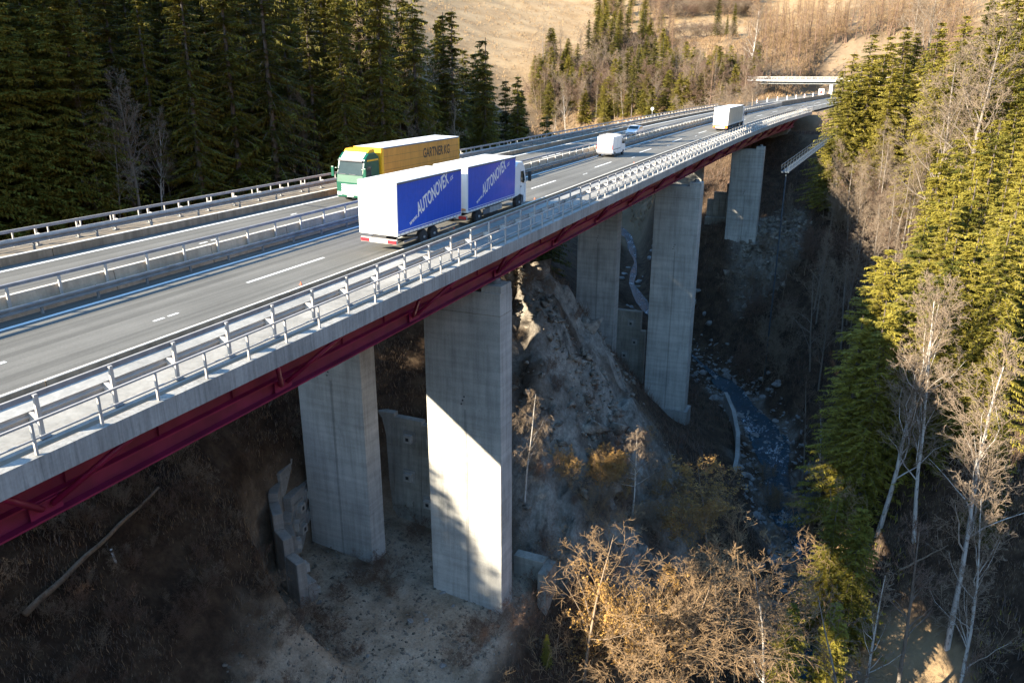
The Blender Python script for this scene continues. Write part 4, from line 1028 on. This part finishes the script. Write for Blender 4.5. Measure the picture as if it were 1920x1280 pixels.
# hero trees on the near right bank and in the gorge
T = tree_px
T('birch', 1722, 545, 86, 'tall pale birch with sunlit fan-shaped crown and white trunk, centre right', var=1, rot=.5, wide=1.1)
T('birch', 1800, 560, 84, 'pale birch just right of the tallest sunlit birch', var=1, wide=1.0)
T('birch', 1888, 690, 75, 'white barked birch with spreading sunlit branches near the right edge of the picture', var=2, wide=1.15)
T('birch', 1925, 760, 66, 'sunlit pale birch cut by the right picture edge', var=0, rot=2, hmax=22)
T('slim', 1765, 900, 66, 'thin bare leaning tree between the dark slope and the sunlit grass patch', var=1, lean=(.05, .12))
T('slim', 1655, 1030, 58, 'slender birch standing left of the sunlit grass patch at lower right', var=0, lean=(0, .08))
T('slim', 1700, 1130, 50, 'thin birch stem at the bottom edge beside the sunlit grass patch', var=1, lean=(0, .1))
T('slim', 1478, 1080, 57, 'broken pale trunk with few branches above the stream, lower centre right', var=0, wide=1.2, lean=(0, .10))
T('weep', 985, 740, 60, 'sunlit weeping birch leaning out beside the right front pier', lean=(.05, .18), wide=1.1)
T('weep', 1195, 805, 67, 'small pink-brown birch with rounded hanging crown on the rocky slope', wide=1.3)
T('gold', 1340, 872, 73, 'large tree with golden yellow leaves on spreading branches, below the middle piers', var=0, wide=1.6)
T('gold', 1270, 890, 70, 'smaller golden leaved tree left of the large golden tree', var=1, wide=1.3)
T('gold', 1160, 925, 66, 'low golden bush below the little pink-brown birch', var=1, hmax=6)
T('gold', 1225, 1020, 54, 'sunlit bush with golden leaves in the thicket at lower centre', var=1, wide=.8)
T('straw', 1105, 1005, 50, 'pale bare tree at the left end of the sunlit thicket', var=0, wide=1.3)
T('straw', 1160, 1035, 52, 'straw coloured bare tree in the sunlit thicket, beside the pale left one', var=1, wide=1.4)
T('straw', 1290, 1040, 55, 'wide bare tree with pale twisting limbs in the middle of the sunlit thicket', var=0, wide=1.35)
T('straw', 1365, 1030, 58, 'bare tree with long pale branches reaching towards the stream', var=0, rot=1, wide=1.3)
T('straw', 1415, 1075, 55, 'dense straw coloured tree at the right end of the sunlit thicket', var=1, wide=1.4)
T('conifer', 1620, 950, 74, 'sunlit yellow-green young spruce on the bank right of the stream', var=0, wide=1.2)
T('straw', 1600, 915, 76, 'brown twigged tree glowing in the sun above the bright young spruce', var=0)
T('conifer', 1570, 1130, 62, 'sunlit young spruce at the bottom edge beside the stream', var=1, wide=1.2)
T('conifer', 1490, 1130, 60, 'dark young conifer between the thicket and the stream', var=2)
T('conifer', 1025, 1225, 50, 'small dark spruce tip at the bottom edge below the right front pier', var=0)
T('slim', 1530, 720, 100, 'thin dead spruce with a sunlit tip on the dark slope', var=1)
T('slim', 1560, 770, 98, 'thin bare trunks right of the sunlit dead spruce tip', var=0)
T('slim', 1760, 1240, 50, 'bare sapling at the bottom right edge of the sunlit patch', var=1)
T('bush', 1885, 1060, 56, 'rust brown leafless bush low on the right edge', var=0, hmax=4)
T('grey', 1575, 255, 128, 'wide grey bare tree overhanging the dark gorge below the far bridge end', var=1, wide=1.15, hmax=17)
# bare wood by the far end of the bridge
ord_ = 0
for i in range(34):
    u = rr.uniform(1560, 1790); d = rr.uniform(122, 165); vt = 215+rr.uniform(-40, 90)+(u-1560)*.08
    x, y, zt = spot(u, vt, d)
    tree_px('grey', u, vt, d, 'pale grey leafless tree in the bare wood by the far bridge end', 'leafless trees of the wood by the far end of the bridge', var=i % 3, hmin=6, hmax=15, wide=1.15)
for i, (u, v, d) in enumerate(((1640, 62, 178), (1702, 48, 182), (1603, 98, 172), (1672, 66, 175), (1738, 92, 176), (1722, 60, 186), (1583, 130, 168), (1655, 100, 168), (1620, 120, 166), (1700, 110, 170), (1640, 100, 164), (1680, 125, 162), (1725, 115, 166), (1600, 140, 163))):
    T('bright', u, v, d, 'olive green spruce in the cluster beside the overpass', 'spruce cluster beside the overpass', hmin=12, wide=1.6)
for u, v, d, lab in ((1760, -40, 190, 'tall pale bare tree behind the spruce cluster, near the top edge'), (1730, -20, 200, 'pale leafless tree just behind the spruce cluster'), (1865, 60, 130, 'bare tree with white fan-like limbs among the right hillside spruces'), (1800, 110, 140, 'leaning bare tree with spread pale limbs above the right hillside conifers')):
    T('grey', u, v, d, lab, var=0, wide=1.4)
# sunlit spruces of the right hillside
G3 = 'sunlit spruces of the right hillside'
for row in range(8):
    for u in np.arange(1650+row*5, 1990, 34):
        d = 93+row*10+rr.uniform(-4, 4); uu = u+rr.uniform(-12, 12)
        vt = [440, 370, 300, 240, 170, 100, 40, -20][row]+rr.uniform(-35, 35)-(uu-1780)*.35
        if uu < 1760 and vt < 370: continue
        if uu < 1830 and 30 < vt < 190: continue
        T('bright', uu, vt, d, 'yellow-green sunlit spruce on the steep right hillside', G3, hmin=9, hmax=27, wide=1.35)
# shaded spruces low on the right bank
G4 = 'dark spruces in the shaded gorge on the right bank'
for i in range(46):
    u = rr.uniform(1560, 1930); d = rr.uniform(62, 118); vt = rr.uniform(520, 1000)
    if u < 1640 and vt < 640: vt += 150
    if d < 80 and vt < 760: continue
    if 1600 < u < 1880 and d < 95: continue
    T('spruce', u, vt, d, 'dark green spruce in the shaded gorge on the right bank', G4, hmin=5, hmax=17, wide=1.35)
# leafless trees on the shaded far slope
for i in range(46):
    u = rr.uniform(1390, 1660); v = rr.uniform(330, 740)
    d = ground_hit(u, v)
    if not d or d > 210: continue
    x, y, z = spot(u, v, d)
    if x < off(y)+1.5 and y < 215: continue
    tree(rr.choice(['grey', 'tan', 'bush']), x, y, rr.uniform(4, 10), 'leafless tree on the shaded brown slope below the far bridge end', 'leafless trees on the shaded slope below the far bridge end')
for i in range(34):
    x = rr.uniform(-16, 8); y = rr.uniform(50, 84)
    if rock_mask(np.array([x]), np.array([y]))[0] < .2: continue
    tree('bush', x, y, rr.uniform(.9, 2.4), 'dark scrub bush clinging to the grey rock slope between the piers', 'scrub bushes on the rock slope between the piers', wide=1.3)
for i in range(22):
    u = rr.uniform(1060, 1340); v = rr.uniform(860, 1010); d = ground_hit(u, v, 40)
    if not d: continue
    x, y, z = spot(u, v, d)
    tree(rr.choice(['straw', 'bush', 'gold']), x, y, rr.uniform(2.5, 5), 'thin leafless shrub on the slope above the sunlit thicket', 'leafless shrubs on the slope above the sunlit thicket')
# thicket around the lit trees and low left slope
for i in range(70):
    u = rr.uniform(950, 1500); v = rr.uniform(860, 1400)
    d = ground_hit(u, v, 22)
    if not d: continue
    x, y, z = spot(u, v, d)
    if pit_mask(np.array([x]), np.array([y]))[0] > .1: continue
    tree(rr.choice(['bush', 'straw', 'bush']), x, y, rr.uniform(2.0, 4.5), 'leafless brown bush in the thicket between front pier and stream', 'leafless bushes between the front pier and the stream')
for i in range(90):
    u = rr.uniform(-60, 560); v = rr.uniform(820, 1420)
    d = ground_hit(u, v, 20)
    if not d: continue
    x, y, z = spot(u, v, d)
    if pit_mask(np.array([x]), np.array([y]))[0] > .1: continue
    tree('bush', x, y, rr.uniform(.8, 2.4), 'low dark brown bush on the shaded slope under the bridge', 'low brown bushes on the shaded slope at lower left', var=i % 2)
for u, v, h in ((570, 1130, 1.4), (590, 1165, 1.2), (560, 1210, 1.5), (610, 1215, 1.2), (660, 1250, 1.0), (675, 1110, 1.2), (735, 1135, 1.0), (880, 1190, 1.2), (930, 1215, 1.5), (860, 1270, 1.2), (640, 1140, 1.2), (720, 1110, 1.6), (700, 1085, 1.4), (620, 1180, 1.3), (960, 1180, 1.5), (900, 1250, 1.4), (790, 1010, 1.6), (775, 985, 1.4)):
    d = ground_hit(u, v, 20); x, y, z = spot(u, v, d); tree('bush', x, y, h*1.5, 'dark scrubby bush on the pale gravel below the front piers', 'scrubby bushes on the gravel below the front piers', var=0, wide=1.4)
# bare trees in front of the dark forest
for i, (u, v, d, w) in enumerate(((160, 165, 72, 1.2), (225, 155, 74, 1.5), (190, 215, 71, 1), (275, 215, 76, 1.1), (300, 240, 78, 1), (360, 150, 80, 1), (535, 165, 84, .9), (565, 190, 84, .9), (735, 30, 96, 1.2), (430, 10, 92, 1.2), (690, 200, 88, 1.1), (770, 220, 90, 1.1), (840, 190, 98, 1))):
    T('grey' if i not in (3, 6) else 'birch', u, v, d+9, 'thin pale leafless tree standing in front of the dark forest', 'pale leafless trees in front of the dark forest', hmin=8, wide=w*.95)
# lit far hillside
GB = 'sunlit conifers on the far hillside'; GT = 'pale leafless trees on the far hillside'
for i in range(430):
    u = rr.uniform(1000, 1420); v = rr.uniform(95, 238) if u < 1250 else rr.uniform(150, 218)
    if u < 1100 and v < 150 and rr.random() < .75: continue
    d = ground_hit(u, v, 205)
    if not d: continue
    x, y, z = spot(u, v, d)
    if abs(x-off(y)+12) < 16: continue
    k = rr.random(); hh = rr.uniform(9, 16)*(1.15 if k > .5 else 1)
    if k < .36: tree('conifer', x, y, hh, 'olive green conifer on the sunlit far hillside', GB, wide=1.6)
    else: tree(rr.choice(['larch', 'tan', 'larch', 'bush', 'grey', 'tan']), x, y, hh, 'pale leafless tree on the sunlit far hillside', GT, wide=1.25)
for u, v, d in ((1165, 55, 330), (1180, 45, 335), (1200, 50, 330), (1215, 40, 338), (1230, 60, 330), (1245, 70, 325), (1190, 90, 322), (1120, 10, 380), (1135, 5, 380), (1150, 0, 385), (1105, 25, 372), (1165, -10, 395), (1180, -20, 395), (1210, -20, 400), (1365, 30, 420), (1350, -10, 430), (1380, 5, 430), (1380, 100, 330)):
    T('spruce', u, v, d, 'green spruce in a small group on the sunlit far hillside', 'spruce groups on the far hillside', hmin=12, hmax=24, wide=1.25)
for i in range(26):
    u = rr.uniform(1240, 1420); d = rr.uniform(225, 262); T('tan' if i % 2 else 'bush', u, 150+rr.uniform(-25, 35), d, 'russet leafless shrub on the bank left of the overpass', 'russet shrubs on the bank left of the overpass', hmin=4, hmax=11, wide=1.6)
for u_, v_, d_ in ((990, 20, 250), (975, 40, 245), (1066, 8, 330), (1045, 90, 300)): T('birch', u_, v_, d_, 'thin white birch standing on the tan meadow edge above the forest tip', 'white birches on the meadow edge', hmax=22)
T('birch', 1412, 15, 330, 'tall white birch standing alone above the left end of the overpass', var=0, hmax=32, wide=1.2)
for i in range(150):
    u, v = (rr.uniform(1120, 1262), rr.uniform(12, 120)) if i < 85 else (rr.uniform(1230, 1405), rr.uniform(2, 38))
    d = ground_hit(u, v, 240)
    if not d: continue
    x, y, z = spot(u, v, d)
    if i < 85: tree(rr.choice(['conifer', 'larch', 'tan', 'conifer', 'larch']), x, y, rr.uniform(11, 18), 'tree of the mixed wood between the two tan meadows', 'mixed wood between the tan meadows', wide=1.5)
    else: tree(rr.choice(['bush', 'larch', 'bush']), x, y, rr.uniform(8, 13), 'russet leafless tree on the slope above the tan meadow', 'russet trees above the tan meadow', wide=1.9)
# larch wood above the overpass
GL = 'tan leafless larches of the wood above the overpass'
for i in range(300):
    u = rr.uniform(1395, 1800); v = rr.uniform(30, 165) if i % 4 else rr.uniform(60, 135); d = ground_hit(u, v, 300 if u < 1530 else 225)
    if not d or d > 700: continue
    x, y, z = spot(u, v, d)
    if abs(x-off(y)+12) < 19 and y < 380: continue
    tree('larch', x, y, rr.uniform(13, 20), 'tan leafless larch in the wood above the overpass', GL, wide=1.7)
for i in range(36):
    u = rr.uniform(1330, 1920); d = rr.uniform(560, 820); x, y, z = spot(u, 40, d)
    tree('larch' if i % 3 else 'spruce', x, y, rr.uniform(14, 22), 'distant tree high on the far valley side', 'distant trees high on the far valley side', wide=1.8)
for u, d in ((1250, 430), (1270, 436), (1290, 440), (1310, 440), (1330, 436), (1345, 432), (1235, 425), (1360, 428)):
    x, y, z = spot(u, 60, d); tree('bush', x, y, 9, 'purple-brown hedge shrub along the top edge of the tan meadow', 'hedge shrubs along the meadow top', wide=2)

# fallen trunks
def log(pts, rad, label, mat='bark'):
    P3 = []
    for u, v in pts:
        d = ground_hit(u, v, 20); x, y, z = spot(u, v, d); P3.append((x, y, Hz(x, y)+rad+.25))
    b = MB(); n = 12; q = []
    for k in range(n+1):
        t = k/n*(len(P3)-1); i = min(len(P3)-2, int(t)); q.append(tuple(np.array(P3[i])*(1-t+i)+np.array(P3[i+1])*(t-i)+np.array([0, 0, .06*math.sin(k*1.7)])))
    b.tube(q, [rad*(1-.6*k/n) for k in range(n+1)], mat, 7); o = b.build('fallen_trunk', None, 0, True); tag(o, label, 'log')
log([(50, 1168), (300, 930)], .2, 'long fallen grey trunk lying across the dark slope at lower left', 'twig')
log([(1680, 1085), (1775, 1035)], .12, 'fallen trunk across the shaded right bank above the sunlit patch', 'twig')
log([(1590, 1100), (1690, 1060)], .08, 'thin fallen stem left of the larger fallen trunk', 'twig')
log([(1380, 440), (1395, 415)], .15, 'pale broken log on the slope right of the farthest pier', 'birch')
d = ground_hit(222, 1078, 20); x, y, z = spot(222, 1078, d); MARKER.location = (x, y, Hz(x, y)-.05)

# boulders
def boulder(x, y, s, label, group, mat):
    r = np.random.RandomState(int(abs(x*91+y*37)) % 9999); bm = bmesh.new(); bmesh.ops.create_icosphere(bm, subdivisions=2, radius=1)
    for v in bm.verts:
        c = v.co; k = 1+.28*math.sin(c.x*2.3+r.rand()*.3+x)+.22*math.sin(c.y*3.1+y)+.12*r.randn()*.6
        v.co = Vector((c.x*k*s*1.15, c.y*k*s*.9, c.z*k*s*.68))
    me = bpy.data.meshes.new('boulder'); bm.to_mesh(me); bm.free(); me.materials.append(mat)
    o = bpy.data.objects.new('boulder', me); C.objects.link(o); o.location = (x, y, Hz(x, y)+s*.1); o.rotation_euler = (0, 0, r.rand()*6); tag(o, label, 'rock', group)
def rock_mat():
    m, nt, b = nodes('boulder_stone'); b.inputs['Roughness'].default_value = .8; v = mapping(nt)
    nt.links.new(ramp(nt, noise(nt, v, 2.2, 7, .7), [(.3, (.10, .10, .095)), (.7, (.34, .33, .31))]), b.inputs['Base Color']); bump(nt, b, noise(nt, v, 5, 5), .5, .05); return m
M['stone'] = rock_mat()
for i in range(150):
    k = rr.randrange(0, 12); a, b_ = RIVL[k], RIVL[k+1]; t = rr.random(); p = a+(b_-a)*t; dd = (b_-a)[:2]/np.linalg.norm((b_-a)[:2]); q = rr.choice([-1, 1])*rr.uniform(1.2, 6.0)
    if p[1] < 35: continue
    boulder(p[0]-dd[1]*q, p[1]+dd[0]*q, rr.uniform(.25, .85), 'grey boulder lying in the bed of the stream', 'boulders along the stream', M['stone'])
for u, v, s in ((832, 1262, .22), (770, 1185, .25), (800, 1180, .2), (830, 1128, .2), (690, 1230, .15), (850, 1160, .15), (600, 1150, .2), (905, 1200, .18)):
    d = ground_hit(u, v, 20)
    if d: x, y, z = spot(u, v, d); boulder(x, y, s, 'pale stone lying on the gravel below the front piers', 'stones on the gravel below the front piers', M['stone'])

def rubble(n, seed, x0, x1, y0, y1, smin, smax, prob, name, mat='stone'):
    r = np.random.RandomState(seed); x = r.uniform(x0, x1, n); y = r.uniform(y0, y1, n)
    k = r.rand(n) < prob(x, y); x, y = x[k], y[k]; n = len(x); z = H(x, y)
    s = smin+(smax-smin)*r.rand(n)**4
    B = np.array([[1, 0, 0], [-1, 0, 0], [0, 1, 0], [0, -1, 0], [0, 0, 1], [0, 0, -1], [.7, .7, .5], [-.7, .6, .6], [.6, -.7, .5], [-.6, -.7, .4]])
    Fc = np.array([[0, 6, 4], [6, 2, 4], [2, 7, 4], [7, 1, 4], [1, 9, 4], [9, 3, 4], [3, 8, 4], [8, 0, 4], [0, 2, 6], [2, 1, 7], [1, 3, 9], [3, 0, 8], [2, 0, 5], [1, 2, 5], [3, 1, 5], [0, 3, 5]])
    P = B[None]*(1+.35*r.randn(n, 10, 1))*np.stack([1+.4*r.rand(n), .6+.5*r.rand(n), .45+.4*r.rand(n)], 1)[:, None]
    a = r.rand(n)*6.283; t = r.randn(n)*.5; c, q = np.cos(a)[:, None], np.sin(a)[:, None]; ct, st = np.cos(t)[:, None], np.sin(t)[:, None]
    X, Y, Z = P[..., 0], P[..., 1], P[..., 2]; X, Z = X*ct-Z*st, X*st+Z*ct; X, Y = X*c-Y*q, X*q+Y*c
    V = np.stack([X*s[:, None]+x[:, None], Y*s[:, None]+y[:, None], Z*s[:, None]+z[:, None]+.1*s[:, None]], -1).reshape(-1, 3)
    F = (Fc[None]+10*np.arange(n)[:, None, None]).reshape(-1, 3)
    o = bpy.data.objects.new(name, np_mesh(name, V, F, [mat])); C.objects.link(o); o['kind'] = 'stuff'
def tan_rock():
    m, nt, b = nodes('slope_stone'); b.inputs['Roughness'].default_value = .9; v = mapping(nt)
    nt.links.new(ramp(nt, noise(nt, v, .9, 8, .8), [(.35, (.05, .042, .034)), (.5, (.19, .16, .125)), (.68, (.40, .35, .28))]), b.inputs['Base Color']); bump(nt, b, noise(nt, v, 4, 6), .7, .08); return m
M['slope_stone'] = tan_rock()
rubble(30000, 1, -22, 18, 44, 92, .03, .42, lambda x, y: rock_mask(x, y)*np.clip(.30+2.2*fbm(x*.22, y*.22, 77), 0, .9), 'rubble', 'slope_stone')
rubble(420, 2, -20, 16, 46, 90, .4, 1.7, lambda x, y: rock_mask(x, y)*np.clip(.2+2*fbm(x*.22, y*.22, 78), 0, .9), 'rubble', 'slope_stone')
rubble(9000, 3, -10, 16, 130, 176, .08, .8, lambda x, y: rock_mask(x, y)*.9, 'rubble', 'slope_stone')
rubble(16000, 4, -23, 4, 20, 50, .025, .16, lambda x, y: np.clip(pit_mask(x, y)+.7*(np.hypot((x+7)/8, (y-28)/9) < 1), 0, .8), 'gravel', 'slope_stone')
rubble(16000, 5, -12, 30, 36, 150, .06, .55, lambda x, y: .75*(river_d(x, y)[0] < 5.2), 'gravel')
# ground cover: dead twigs and grass, one mass
def litter(n, x0, x1, y0, y1, hgt, seed, mats, name, label_kind='stuff', cond=None, w=.02):
    r = np.random.RandomState(seed); x = r.uniform(x0, x1, n); y = r.uniform(y0, y1, n)
    keep = (pit_mask(x, y) < .25)
    rd, _ = river_d(x, y); keep &= rd > 3.2+r.rand(n)*3
    keep &= rock_mask(x, y) < .35+.5*r.rand(n)
    keep &= fbm(x*.18, y*.18, seed, 3) > -.28+.25*r.rand(n)
    keep &= np.hypot((x-29)/6, (y-63)/11) > .9
    if cond is not None: keep &= cond(x, y)
    x, y = x[keep], y[keep]; z = H(x, y); n = len(x); k = 4
    V = []
    for j in range(k):
        h = hgt*(.4+r.rand(n)); a = r.rand(n)*2*PI; ln = .9*r.rand(n)*h
        b = np.stack([x+r.randn(n)*.25, y+r.randn(n)*.25, z-.03], 1)
        t = b+np.stack([np.cos(a)*ln, np.sin(a)*ln, h], 1); c = np.stack([-np.sin(a), np.cos(a), 0*a], 1)*w
        mid = (b+t)/2+np.stack([r.randn(n)*.08*h, r.randn(n)*.08*h, .12*h], 1)
        V.append(np.stack([b-c, b+c, mid+c*.7, mid-c*.7], 1)); V.append(np.stack([mid-c*.7, mid+c*.7, t+c*.2, t-c*.2], 1))
    V = np.concatenate(V).reshape(-1, 3); F = np.arange(len(V)).reshape(-1, 4)
    mi = np.tile(np.arange(len(F)//2//k*0+1)[:1]*0, len(F)); mi = (np.arange(len(F)) % len(mats))
    o = bpy.data.objects.new(name, np_mesh(name, V, F, mats, mi)); C.objects.link(o); o['kind'] = 'stuff'
litter(75000, -34, 40, 2, 80, .40, 3, ['twig_b', 'bark', 'twig', 'bark', 'twig_y'], 'dead_grass')
litter(26000, -20, 45, 75, 210, .8, 4, ['twig_b', 'bark', 'twig_b'], 'undergrowth', cond=lambda x, y: x > off(y)-22, w=.03)
litter(42000, -110, 40, 215, 420, 1.5, 5, ['larch', 'twig_b', 'twig_y'], 'dry_brush', cond=lambda x, y: np.abs(x-off(y)+12) > 18, w=.06)
litter(26000, -230, 170, 300, 720, .9, 8, ['larch', 'twig_y'], 'meadow_tufts', w=.09)
litter(9000, 24, 60, 20, 210, .9, 6, ['twig_b', 'needle_lit', 'bark'], 'hillside_brush', w=.04)

# ------------------------------------------------------------------ settle roots on their things
bpy.context.view_layer.update()
for o in list(C.objects):
    if o.type == 'EMPTY' and o.parent is None and o.location.length < 1e-6:
        ch = [c for c in C.objects if c.parent == o]
        pts = [c.matrix_world @ Vector(q) for c in ch if c.type == 'MESH' for q in c.bound_box]
        if not pts: continue
        cx = Vector(((min(p.x for p in pts)+max(p.x for p in pts))/2, (min(p.y for p in pts)+max(p.y for p in pts))/2, min(p.z for p in pts)))
        o.location = cx
        for c in ch: c.location = c.location-cx

# ------------------------------------------------------------------ sky, sun, camera
SD = Vector((1.0, 1.40, -.74)).normalized()
el = math.asin(-SD.z); 
w = bpy.data.worlds.new('World'); scene.world = w; w.use_nodes = True; nt = w.node_tree
sk = nt.nodes.new('ShaderNodeTexSky'); sk.sky_type = 'NISHITA'; sk.sun_disc = False; sk.sun_elevation = el
sk.sun_rotation = math.atan2(-SD.x, -SD.y); sk.altitude = 900; sk.air_density = 1.3; sk.dust_density = .4; sk.ozone_density = 2.0
hs = nt.nodes.new('ShaderNodeHueSaturation'); hs.inputs['Saturation'].default_value = 1.2; nt.links.new(sk.outputs[0], hs.inputs['Color']); nt.links.new(hs.outputs[0], nt.nodes['Background'].inputs[0]); nt.nodes['Background'].inputs[1].default_value = .125
sl = bpy.data.lights.new('sun', 'SUN'); sl.energy = 5.0; sl.angle = R(.5); sl.color = (1.0, .88, .69)
so = bpy.data.objects.new('sun', sl); C.objects.link(so); so.rotation_euler = SD.to_track_quat('-Z', 'Y').to_euler()
cam = bpy.data.cameras.new('camera'); co = bpy.data.objects.new('camera', cam); C.objects.link(co); scene.camera = co
co.location = (CAM['x'], CAM['y'], CAM['z']); co.rotation_euler = (PI/2-CAM['pitch'], 0, CAM['yaw'])
cam.sensor_width = 36; cam.lens = CAM['f']/1920*36; cam.clip_start = .5; cam.clip_end = 6000
scene.view_settings.view_transform = 'Standard'; scene.view_settings.look = 'None'; scene.view_settings.gamma = 1
scene.view_settings.exposure = 1.97
scene.cycles.max_bounces = 6; scene.cycles.diffuse_bounces = 3; scene.cycles.transparent_max_bounces = 4
